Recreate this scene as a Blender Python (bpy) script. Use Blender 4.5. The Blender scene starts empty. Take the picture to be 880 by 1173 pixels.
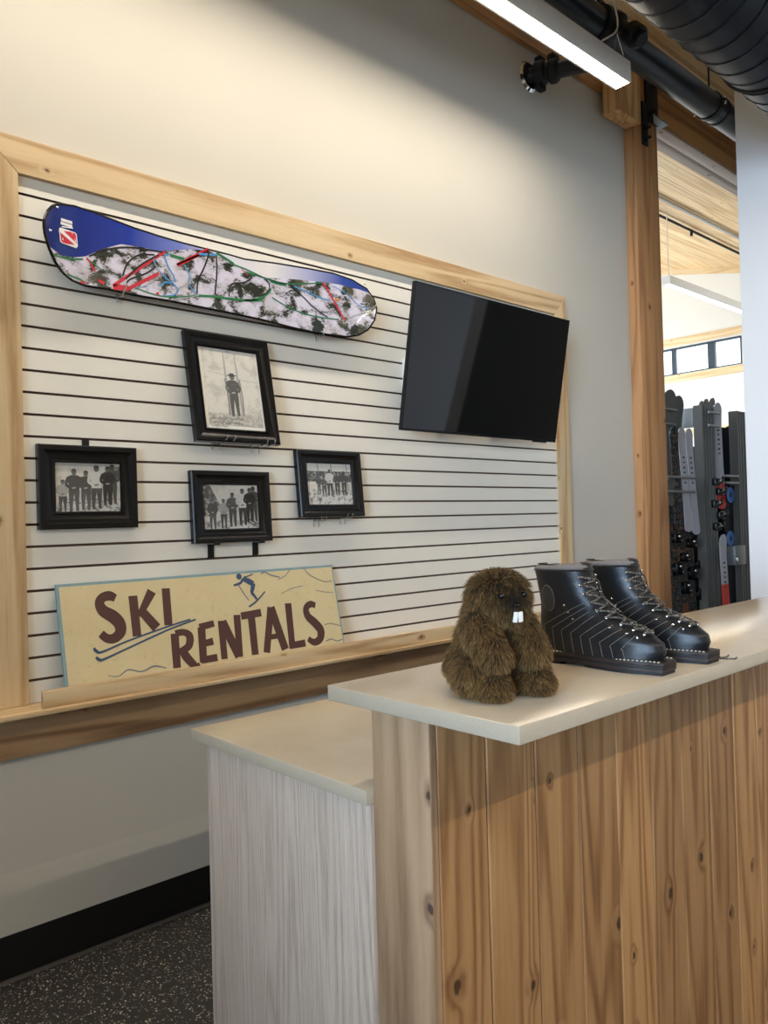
import bpy, bmesh, math, random
import numpy as np
from mathutils import Vector, Matrix
random.seed(7); rng = np.random.default_rng(7)
SC = bpy.context.scene; COL = SC.collection

# ------------------------------------------------------------------ camera frame (measured from the place)
CX, CY, CZ = -.90058, -2.82653, 1.50185
FPX = 903.57
MR = np.array([[.74026464, -.67175269, -.02750604], [-.01166636, .02807154, -.99953784], [.67221437, .74024341, .01294346]])
def ray(px, py): return MR.T @ np.array([(px-440)/FPX, (py-586.5)/FPX, 1.])
CAM = np.array([CX, CY, CZ])
def wy(px, py, y): r = ray(px, py); return Vector(CAM + r*(y-CY)/r[1])
def wx(px, py, x): r = ray(px, py); return Vector(CAM + r*(x-CX)/r[0])
def wz(px, py, z): r = ray(px, py); return Vector(CAM + r*(z-CZ)/r[2])
cd = bpy.data.cameras.new('camera'); cam = bpy.data.objects.new('camera', cd); COL.objects.link(cam)
cd.sensor_fit = 'HORIZONTAL'; cd.sensor_width = 36; cd.lens = FPX/880*36; cd.clip_start = .02; cd.clip_end = 200
cam.matrix_world = Matrix(((MR[0,0], -MR[1,0], -MR[2,0], CX), (MR[0,1], -MR[1,1], -MR[2,1], CY), (MR[0,2], -MR[1,2], -MR[2,2], CZ), (0,0,0,1)))
SC.camera = cam
SC.view_settings.view_transform = 'Standard'; SC.view_settings.look = 'None'; SC.view_settings.gamma = 1
SC.view_settings.use_curve_mapping = False; SC.view_settings.exposure = .12

# ------------------------------------------------------------------ materials
def srgb(r, g, b):
    f = lambda c: (c/255/12.92) if c/255 <= .04045 else ((c/255+.055)/1.055)**2.4
    return (f(r), f(g), f(b), 1)
class NT:
    def __init__(s, name):
        s.m = bpy.data.materials.new(name); s.m.use_nodes = True; s.t = s.m.node_tree; s.b = s.t.nodes['Principled BSDF']
    def n(s, typ, **kw):
        nd = s.t.nodes.new('ShaderNode'+typ)
        for k, v in kw.items():
            if k.startswith('i_'): nd.inputs[int(k[2:]) if k[2:].isdigit() else k[2:]].default_value = v
            else: setattr(nd, k, v)
        return nd
    def l(s, a, b): s.t.links.new(a, b)
    def math(s, op, a, b=None, c=None):
        nd = s.n('Math', operation=op)
        for i, v in enumerate((a, b, c)):
            if v is None: continue
            if isinstance(v, (int, float)): nd.inputs[i].default_value = v
            else: s.l(v, nd.inputs[i])
        return nd.outputs[0]
    def mix(s, f, a, b, blend='MIX'):
        nd = s.n('Mix', data_type='RGBA', blend_type=blend)
        for i, v in ((0, f), (6, a), (7, b)):
            if isinstance(v, (int, float)): nd.inputs[i].default_value = v
            elif isinstance(v, tuple): nd.inputs[i].default_value = v
            else: s.l(v, nd.inputs[i])
        return nd.outputs[2]
    def ramp(s, f, stops):
        nd = s.n('ValToRGB'); cr = nd.color_ramp
        while len(cr.elements) < len(stops): cr.elements.new(.5)
        for e, (p, c) in zip(cr.elements, stops): e.position = p; e.color = c if len(c) == 4 else (*c, 1)
        s.l(f, nd.inputs[0]); return nd.outputs[0]
    def step(s, v, a, b):
        nd = s.n('MapRange', interpolation_type='SMOOTHSTEP'); s.l(v, nd.inputs[0]); nd.inputs[1].default_value = a; nd.inputs[2].default_value = b
        return nd.outputs[0]
    def coords(s, scale, rand=False, rot=None):
        tc = s.n('TexCoord'); v = tc.outputs['Object']
        if rand:
            g = s.n('NewGeometry'); oi = s.n('ObjectInfo')
            r = s.math('ADD', s.math('MULTIPLY', g.outputs['Random Per Island'], 37.), s.math('MULTIPLY', oi.outputs['Random'], 23.))
            cb = s.n('CombineXYZ'); s.l(r, cb.inputs[0]); s.l(r, cb.inputs[1]); s.l(s.math('MULTIPLY', r, 1.7), cb.inputs[2])
            a = s.n('VectorMath', operation='ADD'); s.l(v, a.inputs[0]); s.l(cb.outputs[0], a.inputs[1]); v = a.outputs[0]
            s.isl = g.outputs['Random Per Island']
        mp = s.n('Mapping'); s.l(v, mp.inputs[0]); mp.inputs['Scale'].default_value = scale
        if rot: mp.inputs['Rotation'].default_value = rot
        return mp.outputs[0]
    def noise(s, vec, scale, detail=3, rough=.5, dist=0):
        nd = s.n('TexNoise'); s.l(vec, nd.inputs['Vector']); nd.inputs['Scale'].default_value = scale; nd.inputs['Detail'].default_value = detail
        nd.inputs['Roughness'].default_value = rough; nd.inputs['Distortion'].default_value = dist; return nd.outputs['Fac']
    def bump(s, h, strength, dist=.001):
        nd = s.n('Bump'); s.l(h, nd.inputs['Height']); nd.inputs['Strength'].default_value = strength; nd.inputs['Distance'].default_value = dist
        s.l(nd.outputs[0], s.b.inputs['Normal'])
    def set(s, col=None, rough=None, **kw):
        if col is not None:
            if isinstance(col, tuple): s.b.inputs['Base Color'].default_value = col
            else: s.l(col, s.b.inputs['Base Color'])
        if rough is not None:
            if isinstance(rough, (int, float)): s.b.inputs['Roughness'].default_value = rough
            else: s.l(rough, s.b.inputs['Roughness'])
        for k, v in kw.items(): s.b.inputs[k.replace('_', ' ')].default_value = v
        return s.m
def plain(name, col, rough=.5, var=.06, vs=25, bump=0, **kw):
    t = NT(name); v = t.coords((1, 1, 1)); n = t.noise(v, vs, 4)
    d = tuple(c*(1-var) for c in col[:3])+(1,); e = tuple(min(1, c*(1+var)) for c in col[:3])+(1,)
    c = t.mix(n, d, e)
    if bump: t.bump(n, bump)
    return t.set(c, rough, **kw)
def wood(name, light, mid, dark, axis='x', knots=1., ring=9., rough=.55, fine=.5, tone=.18, kn=(60, 34, 18), knsize=1.):
    t = NT(name)
    sc = {'x': (.065, 1, 1), 'y': (1, .065, 1), 'z': (1, 1, .065)}[axis]
    v = t.coords(sc, True)
    # knots: cells on the unrolled face (across, along), a few carry a knot
    tcv = t.coords((1, 1, 1), True); sx = t.n('SeparateXYZ'); t.l(tcv, sx.inputs[0]); o_ = {'x': (1, 2, 0), 'y': (0, 2, 1), 'z': (0, 1, 2)}[axis]
    wob = t.n('TexNoise'); t.l(tcv, wob.inputs['Vector']); wob.inputs['Scale'].default_value = 38
    cb2 = t.n('CombineXYZ'); t.l(t.math('ADD', sx.outputs[o_[0]], sx.outputs[o_[1]]), cb2.inputs[0]); t.l(t.math('MULTIPLY', sx.outputs[o_[2]], .7), cb2.inputs[1])
    wv = t.n('VectorMath', operation='MULTIPLY_ADD'); t.l(wob.outputs['Color'], wv.inputs[0]); wv.inputs[1].default_value = (.014,)*3; t.l(cb2.outputs[0], wv.inputs[2])
    vo = t.n('TexVoronoi', feature='F1', voronoi_dimensions='2D'); t.l(wv.outputs[0], vo.inputs['Vector']); vo.inputs['Scale'].default_value = 6.0
    dist = vo.outputs['Distance']; sp = t.n('SeparateColor'); t.l(vo.outputs['Color'], sp.inputs[0])
    has = t.math('LESS_THAN', sp.outputs[0], .36*knots); big = t.math('MULTIPLY_ADD', sp.outputs[1], .8, .35)
    dd = t.math('DIVIDE', dist, t.math('MULTIPLY', big, knsize))
    kcore = t.math('MULTIPLY', t.math('SUBTRACT', 1, t.step(dd, .03, .062)), has)
    khalo = t.math('MULTIPLY', t.math('SUBTRACT', 1, t.step(dd, .04, .20)), has)
    bend = t.math('MULTIPLY', khalo, .065)
    base = t.noise(v, 6.0, 2, .4, .15)
    rr = t.math('SINE', t.math('MULTIPLY', t.math('ADD', base, bend), ring*6.28))
    rr = t.math('MULTIPLY_ADD', rr, .5, .5)
    rr = t.math('POWER', rr, 1.5)
    g2 = t.noise(v, 85, 4, .65); g3 = t.noise(v, 14, 3, .6)
    f = t.math('ADD', t.math('MULTIPLY', rr, (1-fine)*.8), t.math('ADD', t.math('MULTIPLY', g2, fine*.75), t.math('MULTIPLY', g3, .2+.25*fine)))
    c = t.ramp(f, [(.22, light), (.5, mid), (.82, dark)])
    isl = t.math('MULTIPLY_ADD', t.isl, tone*2, 1-tone)
    hs = t.n('HueSaturation'); t.l(c, hs.inputs['Color']); t.l(isl, hs.inputs['Value'])
    c = hs.outputs[0]
    c = t.mix(t.math('MULTIPLY', khalo, .30), c, srgb(*[int(x*1.7) for x in kn]))
    c = t.mix(t.math('MULTIPLY', kcore, .85), c, srgb(*kn))
    t.bump(f, .12, .0006)
    return t.set(c, rough)
M = {}
M['trim'] = wood('cedar_trim', srgb(224, 200, 160), srgb(212, 184, 140), srgb(172, 134, 90), 'x', 1.0, 8, kn=(84, 54, 34), tone=.05, fine=.6, knsize=.8)
M['trimv'] = wood('cedar_trim_upright', srgb(224, 200, 160), srgb(212, 184, 140), srgb(172, 134, 90), 'z', .9, 8, kn=(84, 54, 34), tone=.05, fine=.6, knsize=.8)
M['apron'] = wood('cedar_apron_shaded', srgb(178, 146, 108), srgb(154, 121, 86), srgb(116, 84, 56), 'x', 1.0, 7, kn=(90, 52, 30), tone=.05)  # darker than the trim cedar: shade under the ledge put into the colour
M['plank'] = wood('cedar_plank', srgb(190, 148, 100), srgb(170, 126, 80), srgb(128, 86, 50), 'z', 1.2, 12, kn=(52, 30, 18), tone=.15, fine=.62, knsize=1.15)
M['endpost'] = wood('cedar_end_board', srgb(190, 158, 124), srgb(172, 140, 106), srgb(134, 102, 74), 'z', 1.3, 9, kn=(60, 40, 32), tone=.03, knsize=1.3, fine=.6)
M['post'] = wood('fir_post', srgb(200, 150, 98), srgb(180, 130, 82), srgb(146, 98, 58), 'z', .35, 7, kn=(70, 36, 18), tone=.03, knsize=1.3, fine=.6)
M['beam'] = wood('fir_beam', srgb(200, 150, 96), srgb(180, 130, 78), srgb(140, 96, 56), 'x', .6, 5, kn=(80, 44, 24), tone=.10)
M['block'] = wood('fir_block', srgb(226, 184, 128), srgb(208, 162, 104), srgb(176, 128, 78), 'z', .3, 6, kn=(90, 50, 28), tone=.03)
M['ceil'] = wood('pine_ceiling', srgb(236, 206, 160), srgb(226, 190, 138), srgb(206, 164, 112), 'x', .9, 5, kn=(120, 74, 40), tone=.10, knsize=.8)
M['soffit'] = wood('grey_soffit', srgb(206, 190, 176), srgb(188, 170, 154), srgb(160, 142, 128), 'x', .9, 5, kn=(90, 66, 50), tone=.08)  # paler, greyer wood for the boards under the header beam
M['pale'] = wood('pale_trim', srgb(232, 208, 166), srgb(222, 194, 148), srgb(206, 172, 124), 'y', .6, 5, kn=(150, 104, 66), tone=.03)

t = NT('wall_paint'); v = t.coords((1, 1, 1)); n = t.noise(v, 90, 4); t.bump(n, .25, .0012); n2 = t.noise(v, 1.5, 3)
M['wall'] = t.set(t.mix(n2, srgb(196, 192, 180), srgb(204, 200, 189)), .7)
M['wallwhite'] = plain('wall_paint_white', srgb(240, 240, 240), .55, .02, 3)
M['farwall'] = plain('wall_paint_far', srgb(226, 222, 212), .7, .02, 3)
M['slat'] = plain('slatwall_laminate', srgb(240, 236, 224), .42, .02, 8)
M['groove'] = plain('slatwall_groove', srgb(96, 72, 52), .8, .1, 40)
M['toe'] = plain('cove_toe_lit', srgb(104, 98, 92), .4)  # paler than the cove base: light on its toe put into the colour
M['cove'] = plain('rubber_cove_base', (.0045, .0045, .005, 1), .45, .1)
t = NT('floor_rubber'); v = t.coords((1, 1, 1)); vo = t.n('TexVoronoi', feature='F1'); t.l(v, vo.inputs['Vector']); vo.inputs['Scale'].default_value = 150
sp = t.n('SeparateColor'); t.l(vo.outputs['Color'], sp.inputs[0])
fleck = t.math('MULTIPLY', t.math('LESS_THAN', sp.outputs[0], .46), t.math('LESS_THAN', vo.outputs['Distance'], t.math('MULTIPLY_ADD', sp.outputs[1], .36, .16)))
fc = t.ramp(sp.outputs[2], [(0, srgb(120, 112, 98)), (.6, srgb(176, 168, 150)), (1, srgb(214, 206, 190))])
M['floor'] = t.set(t.mix(fleck, t.mix(t.noise(v, 60, 3), srgb(30, 28, 27), srgb(52, 49, 46)), fc), .55)
t = NT('quartz_top'); v = t.coords((1, 1, 1)); n = t.noise(v, 400, 2); n2 = t.noise(v, 14, 4, .6)
c = t.mix(n2, srgb(184, 168, 144), srgb(195, 179, 155)); c = t.mix(t.math('MULTIPLY', t.step(n, .5, .7), .35), c, srgb(158, 146, 128))
M['quartz'] = t.set(c, .18)
# grey-washed laminate of the desk
t = NT('ash_laminate'); v = t.coords((1, 1, .03)); base = t.noise(v, 5, 2, .4, .3)
rr = t.math('POWER', t.math('MULTIPLY_ADD', t.math('SINE', t.math('MULTIPLY', base, 260)), .5, .5), 1.3); g2 = t.noise(v, 300, 4, .7)
f = t.math('ADD', t.math('MULTIPLY', rr, .16), t.math('MULTIPLY', g2, .84))
M['ash'] = t.set(t.ramp(f, [(.28, srgb(208, 190, 172)), (.5, srgb(192, 173, 155)), (.78, srgb(152, 131, 114))]), .5)
M['black'] = plain('black_lacquer', (.004, .004, .005, 1), .26, .2, 20, Specular_IOR_Level=.28)
M['blackmatte'] = plain('black_matte', (.008, .008, .009, 1), .55, .2, 20, Specular_IOR_Level=.3)
M['duct'] = plain('black_duct_paint', (.006, .0075, .011, 1), .45, .25, 6, Specular_IOR_Level=.18)
M['pipe'] = plain('black_pipe_paint', (.012, .014, .018, 1), .33, .2, 9, Specular_IOR_Level=.35)
M['steel'] = plain('steel', (.55, .55, .56, 1), .25, .05, 30, Metallic=1.)
M['chrome'] = plain('chrome', (.8, .8, .8, 1), .12, .03, 30, Metallic=1.)
M['white'] = plain('white_powder_coat', srgb(232, 230, 224), .45, .02, 5)
M['cable'] = plain('white_cable', srgb(226, 226, 224), .5, .02, 5)
M['signface'] = None
t = NT('sign_paint'); v = t.coords((1, 1, 1)); n = t.noise(v, 7, 5, .65); n2 = t.noise(v, 45, 4, .6)
c = t.mix(n, srgb(206, 188, 142), srgb(226, 210, 166)); c = t.mix(t.math('MULTIPLY', t.step(n2, .55, .75), .35), c, srgb(184, 160, 112)); M['signface'] = t.set(c, .6)
M['signedge'] = plain('sign_edge_blue', srgb(132, 160, 166), .6, .12, 60)
M['letter'] = plain('letter_brown', srgb(82, 50, 44), .6, .10, 60)
M['navy'] = plain('sign_navy', srgb(54, 78, 108), .6, .12, 60)
M['inkgrey'] = plain('sign_ink', srgb(120, 128, 128), .7, .12, 60)

M['racklt1'] = plain('galvanised_plate', srgb(120, 126, 134), .5)
M['racklt0'] = plain('strip_grey', srgb(170, 168, 162), .5)
def emit(name, col, strength):
    t = NT(name); t.set(col, .5); t.b.inputs['Emission Color'].default_value = col; t.b.inputs['Emission Strength'].default_value = strength; return t.m
M['lampA'] = emit('lamp_diffuser', (1, .885, .735, 1), 56.)
M['lampB'] = emit('lamp_diffuser_front', (1, .86, .68, 1), 80.)
M['lampFar'] = emit('lamp_diffuser_far', (1, .90, .74, 1), 24.)

# ------------------------------------------------------------------ mesh builder
class MB:
    def __init__(s): s.b = bmesh.new(); s.mats = []
    def mi(s, m):
        if m not in s.mats: s.mats.append(m)
        return s.mats.index(m)
    def _new(s, f0, m, smooth=False):
        i = s.mi(m)
        s.b.faces.ensure_lookup_table()
        for f in list(s.b.faces)[f0:]: f.material_index = i; f.smooth = smooth
    def box(s, x0, x1, y0, y1, z0, z1, m, bev=0, seg=2, mat=None):
        f0 = len(s.b.faces)
        v = [s.b.verts.new((x, y, z)) for x in (x0, x1) for y in (y0, y1) for z in (z0, z1)]
        fs = [s.b.faces.new([v[i] for i in q]) for q in ((0,1,3,2), (4,6,7,5), (0,4,5,1), (2,3,7,6), (0,2,6,4), (1,5,7,3))]
        i = s.mi(m)
        for f in fs: f.material_index = i
        if mat is not None:
            for q in v: q.co = mat @ q.co
        if bev:
            es = list({e for f in fs for e in f.edges})
            bmesh.ops.bevel(s.b, geom=es, offset=bev, segments=seg, affect='EDGES', profile=.5, material=-1)
        return s
    def prism(s, pts, off, m, smooth=False):
        """pts: list of Vectors (planar polygon); off: Vector extrusion"""
        i = s.mi(m); off = Vector(off)
        a = [s.b.verts.new(p) for p in pts]; b = [s.b.verts.new(Vector(p)+off) for p in pts]
        fs = [s.b.faces.new(a[::-1]), s.b.faces.new(b)]
        n = len(a)
        for k in range(n):
            f = s.b.faces.new((a[k], a[(k+1) % n], b[(k+1) % n], b[k])); f.smooth = smooth; fs.append(f)
        for f in fs: f.material_index = i
        return s
    def poly(s, pts, m):
        f = s.b.faces.new([s.b.verts.new(p) for p in pts]); f.material_index = s.mi(m); return s
    def tube(s, pts, r, m, seg=8, closed=False, cap=True):
        pts = [Vector(p) for p in pts]; n = len(pts); i = s.mi(m); rings = []
        rs = r if isinstance(r, (list, tuple)) else [r]*n
        up = Vector((0, 0, 1)); prev = None
        for k, p in enumerate(pts):
            if closed: t = pts[(k+1) % n]-pts[k-1]
            else: t = pts[min(k+1, n-1)]-pts[max(k-1, 0)]
            t.normalize()
            if prev is None:
                a = t.cross(up)
                if a.length < .1: a = t.cross(Vector((1, 0, 0)))
            else: a = prev - t*prev.dot(t)
            a.normalize(); prev = a; b = t.cross(a)
            rings.append([s.b.verts.new(p+(a*math.cos(q)+b*math.sin(q))*rs[k]) for q in [2*math.pi*j/seg for j in range(seg)]])
        rng_ = range(n if closed else n-1)
        for k in rng_:
            A, B = rings[k], rings[(k+1) % n]
            for j in range(seg):
                f = s.b.faces.new((A[j], A[(j+1) % seg], B[(j+1) % seg], B[j])); f.smooth = True; f.material_index = i
        if cap and not closed:
            f = s.b.faces.new(rings[0][::-1]); f.material_index = i; f = s.b.faces.new(rings[-1]); f.material_index = i
        return s
    def ball(s, c, r, m, seg=12, scale=(1, 1, 1), mat=None):
        f0 = len(s.b.faces); T = Matrix.Translation(Vector(c)) @ (mat or Matrix()) @ Matrix.Diagonal((*scale, 1))
        bmesh.ops.create_uvsphere(s.b, u_segments=seg, v_segments=max(6, seg//2+2), radius=r, matrix=T); s._new(f0, m, True); return s
    def cyl(s, p, q, r, m, seg=20): return s.tube([p, q], r, m, seg)
    def loft(s, rings, m, closed=True, capa=True, capb=True, smooth=True):
        i = s.mi(m); R = [[s.b.verts.new(p) for p in ring] for ring in rings]; n = len(R[0])
        for A, B in zip(R, R[1:]):
            for j in range(n if closed else n-1):
                f = s.b.faces.new((A[j], A[(j+1) % n], B[(j+1) % n], B[j])); f.smooth = smooth; f.material_index = i
        if capa: f = s.b.faces.new(R[0][::-1]); f.material_index = i
        if capb: f = s.b.faces.new(R[-1]); f.material_index = i
        return s
    def stroke(s, pts, w, P, d, m, ends=None, samples=8, straight=False):
        """flat painted stroke on plane P (a,b coords), w width or list of widths"""
        if not straight: pts, w = smooth2(pts, w, samples)
        n = len(pts); ws = w if isinstance(w, (list, tuple)) else [w]*n
        i = s.mi(m); L, R = [], []
        for k in range(n):
            a = Vector(pts[max(k-1, 0)]); b = Vector(pts[min(k+1, n-1)]); t = (b-a)
            if t.length < 1e-9: t = Vector((1, 0))
            t.normalize(); nn = Vector((-t.y, t.x))*ws[k]/2; p = Vector(pts[k])
            L.append(s.b.verts.new(P.pt(p.x+nn.x, p.y+nn.y, d))); R.append(s.b.verts.new(P.pt(p.x-nn.x, p.y-nn.y, d)))
        for k in range(n-1):
            f = s.b.faces.new((R[k], R[k+1], L[k+1], L[k])); f.material_index = i
        return s
    def build(s, name, parent=None, at=None, recalc=True, sharp=40):
        if recalc: bmesh.ops.recalc_face_normals(s.b, faces=s.b.faces)
        o_w = WL.get(parent, Vector((0, 0, 0))) if parent else (Vector(at) if at is not None else Vector((0, 0, 0)))
        bmesh.ops.translate(s.b, verts=s.b.verts, vec=-o_w)
        me = bpy.data.meshes.new(name); s.b.to_mesh(me); s.b.free()
        for m in s.mats: me.materials.append(m)
        if sharp: me.set_sharp_from_angle(angle=math.radians(sharp))
        o = bpy.data.objects.new(name, me); COL.objects.link(o)
        if parent: o.parent = parent; WL[o] = WL[parent]
        else: o.location = o_w; WL[o] = o_w
        return o
WL = {}
def smooth2(pts, w, samples=8):
    n = len(pts); ws = list(w) if isinstance(w, (list, tuple)) else [w]*n
    if len(ws) != n:
        ws = [ws[0]+(ws[-1]-ws[0])*k/(n-1) for k in range(n)] if len(ws) == 2 else ws
    P = [np.array([p[0], p[1], q]) for p, q in zip(pts, ws)]; out = []
    if n == 2: return [tuple(p[:2]) for p in P], [p[2] for p in P]
    for k in range(n-1):
        p0, p1, p2, p3 = P[max(k-1, 0)], P[k], P[k+1], P[min(k+2, n-1)]
        for j in range(samples):
            t = j/samples
            out.append(.5*((2*p1)+(-p0+p2)*t+(2*p0-5*p1+4*p2-p3)*t*t+(-p0+3*p1-3*p2+p3)*t**3))
    out.append(P[-1]); return [tuple(p[:2]) for p in out], [float(p[2]) for p in out]
def smooth3(pts, samples=8, closed=False):
    P = [np.array(p, float) for p in pts]; n = len(P); out = []
    for k in range(n if closed else n-1):
        g = (lambda i: P[i % n]) if closed else (lambda i: P[min(max(i, 0), n-1)])
        p0, p1, p2, p3 = g(k-1), g(k), g(k+1), g(k+2)
        for j in range(samples):
            t = j/samples; out.append(.5*((2*p1)+(-p0+p2)*t+(2*p0-5*p1+4*p2-p3)*t*t+(-p0+3*p1-3*p2+p3)*t**3))
    if not closed: out.append(P[-1])
    return [Vector(p) for p in out]
class Plane:
    def __init__(s, P0, ex, ez):
        s.P0 = Vector(P0); s.ex = Vector(ex).normalized(); s.ez = Vector(ez).normalized(); s.n = s.ex.cross(s.ez)  # towards the room
    def pt(s, a, b, d=0): return s.P0+s.ex*a+s.ez*b+s.n*d
    def px(s, u, v, d=0):
        r = Vector(ray(u, v)); P = s.P0+s.n*d; C = Vector(CAM)
        q = C+r*((P-C).dot(s.n)/r.dot(s.n))-s.P0; return (q.dot(s.ex), q.dot(s.ez))
def thing(name, label, cat, loc, group=None):
    o = bpy.data.objects.new(name, None); COL.objects.link(o); o.location = loc; o.empty_display_size = .05
    WL[o] = Vector(loc); tag(o, label, cat, group); return o
def tag(o, label, cat, group=None):
    o['label'] = label; o['category'] = cat
    if group: o['group'] = group
    return o
def struct(o, label=None):
    o['kind'] = 'structure'
    if label: o['label'] = label
    return o

# ------------------------------------------------------------------ room shell
YW = .02          # drywall face of the slatwall wall
b = MB(); b.box(-6, 13, -8, 8, -.1, 0, M['floor']); struct(b.build('floor'), 'black rubber floor flecked with pale chips')
b = MB(); b.box(-5, 4.016, YW, YW+.16, 0, 4.3145, M['wall']); b.box(3.712, 4.016, YW, YW+.16, 4.3145, 4.622, M['wall']); b.box(-5, 3.99, YW, YW+.16, 4.622, 4.96, M['wall']); struct(b.build('wall_back'), 'cream painted wall behind the slatwall display')
YG = -2.35  # unseen gap in the right wall, added to split the television's reflection
XRW = wy(851, 400, -.60).x
b = MB(); b.box(XRW, XRW+.16, -1.02, -.60, 0, 4.895, M['wallwhite']); b.box(XRW, XRW+.16, -6.5, YG, 0, 4.895, M['wallwhite'])
b.box(XRW, XRW+.16, YG, -1.02, 3.0, 4.895, M['wallwhite']); struct(b.build('wall_right'), 'smooth white wall at the right edge beyond the counter')
b = MB(); b.box(-5, 4.02, YW-.006, YW+.001, .0, .152, M['cove'])
b.box(-5, 4.02, YW-.020, YW-.0065, .0, .009, M['toe']); struct(b.build('baseboard_back'), 'tall black rubber cove base')
# wall foot board: the painted wall steps out slightly above the base
b = MB()
b.loft([[Vector((x, y, z)) for y, z in ((YW+.01, .152), (YW-.004, .152), (YW-.004, .333), (YW+.001, .36), (YW+.01, .36))] for x in (-5, 4.0)], M['wall'], smooth=False)
struct(b.build('trim_5'), 'painted skirting step above the black cove base')
b = MB(); b.box(-5, 7.9, -6.66, -6.5, 0, 4.895, M['wall']); struct(b.build('wall_front'), 'cream wall on the public side of the counter')
b = MB(); b.box(-5.16, -5, -6.5, .18, 0, 1.0, M['wall']); b.box(-5.16, -5, -6.5, .18, 3.4, 4.895, M['wall']); b.box(-5.16, -5, -6.5, -5.4, 1.0, 3.4, M['wall']); b.box(-5.16, -5, -2.0, .18, 1.0, 3.4, M['wall']); struct(b.build('wall_left'), 'cream wall with a wide window opening left of the counter')
b = MB(); b.box(7.9, 8.06, -6.5, -.03, 0, 4.895, M['wall']); struct(b.build('wall_side'), 'cream end wall beyond the counter')
# beams and header
b = MB(); b.box(-5, 3.71, YW-.035, YW+.16, 4.315, 4.62, M['beam'], .003); struct(b.build('trim_6'), 'brown timber beam along the top of the cream wall')
pz = thing('timber_post', 'orange-brown square timber post at the end of the cream wall', 'post', (4.17, .05, 0))
b = MB(); b.box(4.018, 4.322, -.062, .18, 0, 4.66, M['post'], .004); b.build('post_shaft', pz)
bz = thing('beam_block', 'squared timber beam end projecting from the wall top beside the lamp tip', 'beam', (3.85, -.05, 4.14))
b = MB(); b.box(3.70, 3.983, -.132, -.016, 4.14, 4.62, M['block'], .004); b.build('beam_end', bz)
hz = thing('header_beam', 'dark brown timber header spanning the opening right of the post', 'beam', (5.0, .05, 4.26))
b = MB(); b.box(4.325, 7.9, -.062, .125, 4.280, 4.60, M['beam'], .003); b.build('glulam', hz)
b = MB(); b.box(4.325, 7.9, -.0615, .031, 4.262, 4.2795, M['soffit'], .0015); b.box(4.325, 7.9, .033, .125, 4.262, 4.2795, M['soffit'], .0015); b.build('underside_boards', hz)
b = MB(); b.box(4.325, 7.9, -.085, .125, 4.602, 4.66, M['block'], .003); b.build('cap_board', hz)
b = MB(); b.box(3.99, 7.9, -.03, .125, 4.662, 4.96, M['ceil'], .002); b.build('frieze_board', hz)
# steel knife plate between block and header
kp = thing('steel_bracket', 'black bolted steel plate where post meets the header beam', 'bracket', (4.2, -.1, 4.07))
b = MB(); b.box(4.16, 4.322, -.078, -.064, 4.245, 4.60, M['blackmatte'], .002); b.box(4.105, 4.175, -.076, -.064, 4.06, 4.36, M['blackmatte'], .002); b.build('plate', kp)
b = MB()
for (x, z) in ((4.13, 4.10), (4.13, 4.17), (4.2, 4.30), (4.27, 4.52)): b.tube([(x, -.0785, z), (x, -.092, z)], .019, M['blackmatte'], 6); b.tube([(x, -.0925, z), (x, -.12, z)], .009, M['blackmatte'], 8)
b.build('bolt', kp)
b = MB(); b.prism([wz(748.5, 132, 4.246), wz(766, 143.5, 4.246), wz(749.5, 152, 4.246)], (0, 0, .012), M['racklt1']); b.build('seat_plate', kp, )
# ceilings
def planks(x0, x1, y0, y1, zf, w, m, name, label, gap=.004):
    b = MB(); y = y0
    while y < y1-1e-6:
        ya, yb_ = y+gap/2, min(y+w, y1)-gap/2
        b.prism([Vector((x0, ya, zf(ya))), Vector((x0, yb_, zf(yb_))), Vector((x1, yb_, zf(yb_))), Vector((x1, ya, zf(ya)))], (0, 0, .03), m)
        y += w
    b.prism([Vector((x0, y0, zf(y0)+.02)), Vector((x0, y1, zf(y1)+.02)), Vector((x1, y1, zf(y1)+.02)), Vector((x1, y0, zf(y0)+.02))], (0, 0, .03), M['blackmatte'])
    return struct(b.build(name), label)
planks(-5, 7.9, -6.5, -.03, lambda y: 4.90-.10*(y+.03)*0, .14, M['ceil'], 'ceiling', 'pine plank ceiling above the counter')
planks(4.0, 11.0, .13, 7, lambda y: 4.67+.223*y, .135, M['ceil'], 'ceiling_2', 'pale pine plank ceiling of the far ski room')
# far wall with clerestory window
b = MB(); FX = 11.0
b.box(FX, FX+.2, -3, 7, 0, 3.72, M['farwall']); b.box(FX, FX+.2, -3, 7, 4.15, 6.4, M['farwall'])
b.box(FX, FX+.2, -3, 2.23, 3.72, 4.15, M['farwall']); b.box(FX, FX+.2, 5.6, 7, 3.72, 4.15, M['farwall']); struct(b.build('wall_far'), 'cream end wall of the far ski room')
b = MB(); b.box(FX-.02, FX, -2, 6.5, 4.17, 4.29, M['pale'], .002); struct(b.build('trim_8'), 'pale wood head board above the clerestory window')
b = MB(); b.box(FX-.02, FX, -2, 6.5, 3.60, 3.71, M['pale'], .002); struct(b.build('trim_9'), 'pale wood sill board below the clerestory window')
b = MB(); b.box(FX-.02, FX, -2, 6.9, 2.75, 2.83, M['pale'], .002); struct(b.build('trim_10'), 'pale wood rail board behind the ski racks')
zc = lambda y: 4.67+.223*y
b = MB(); b.prism([Vector((FX-.025, 1.0, zc(1.0)-.09)), Vector((FX-.025, 6.9, zc(6.9)-.09)), Vector((FX-.025, 6.9, zc(6.9))), Vector((FX-.025, 1.0, zc(1.0)))], (.024, 0, 0), M['pale']); struct(b.build('trim_11'), 'pale wood cove under the sloped ceiling')
M['winframe'] = plain('dark_window_frame', (.02, .035, .05, 1), .4)
M['glass'] = NT('window_glass').set((1, 1, 1, 1), .02, Transmission_Weight=1., IOR=1.02)
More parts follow.
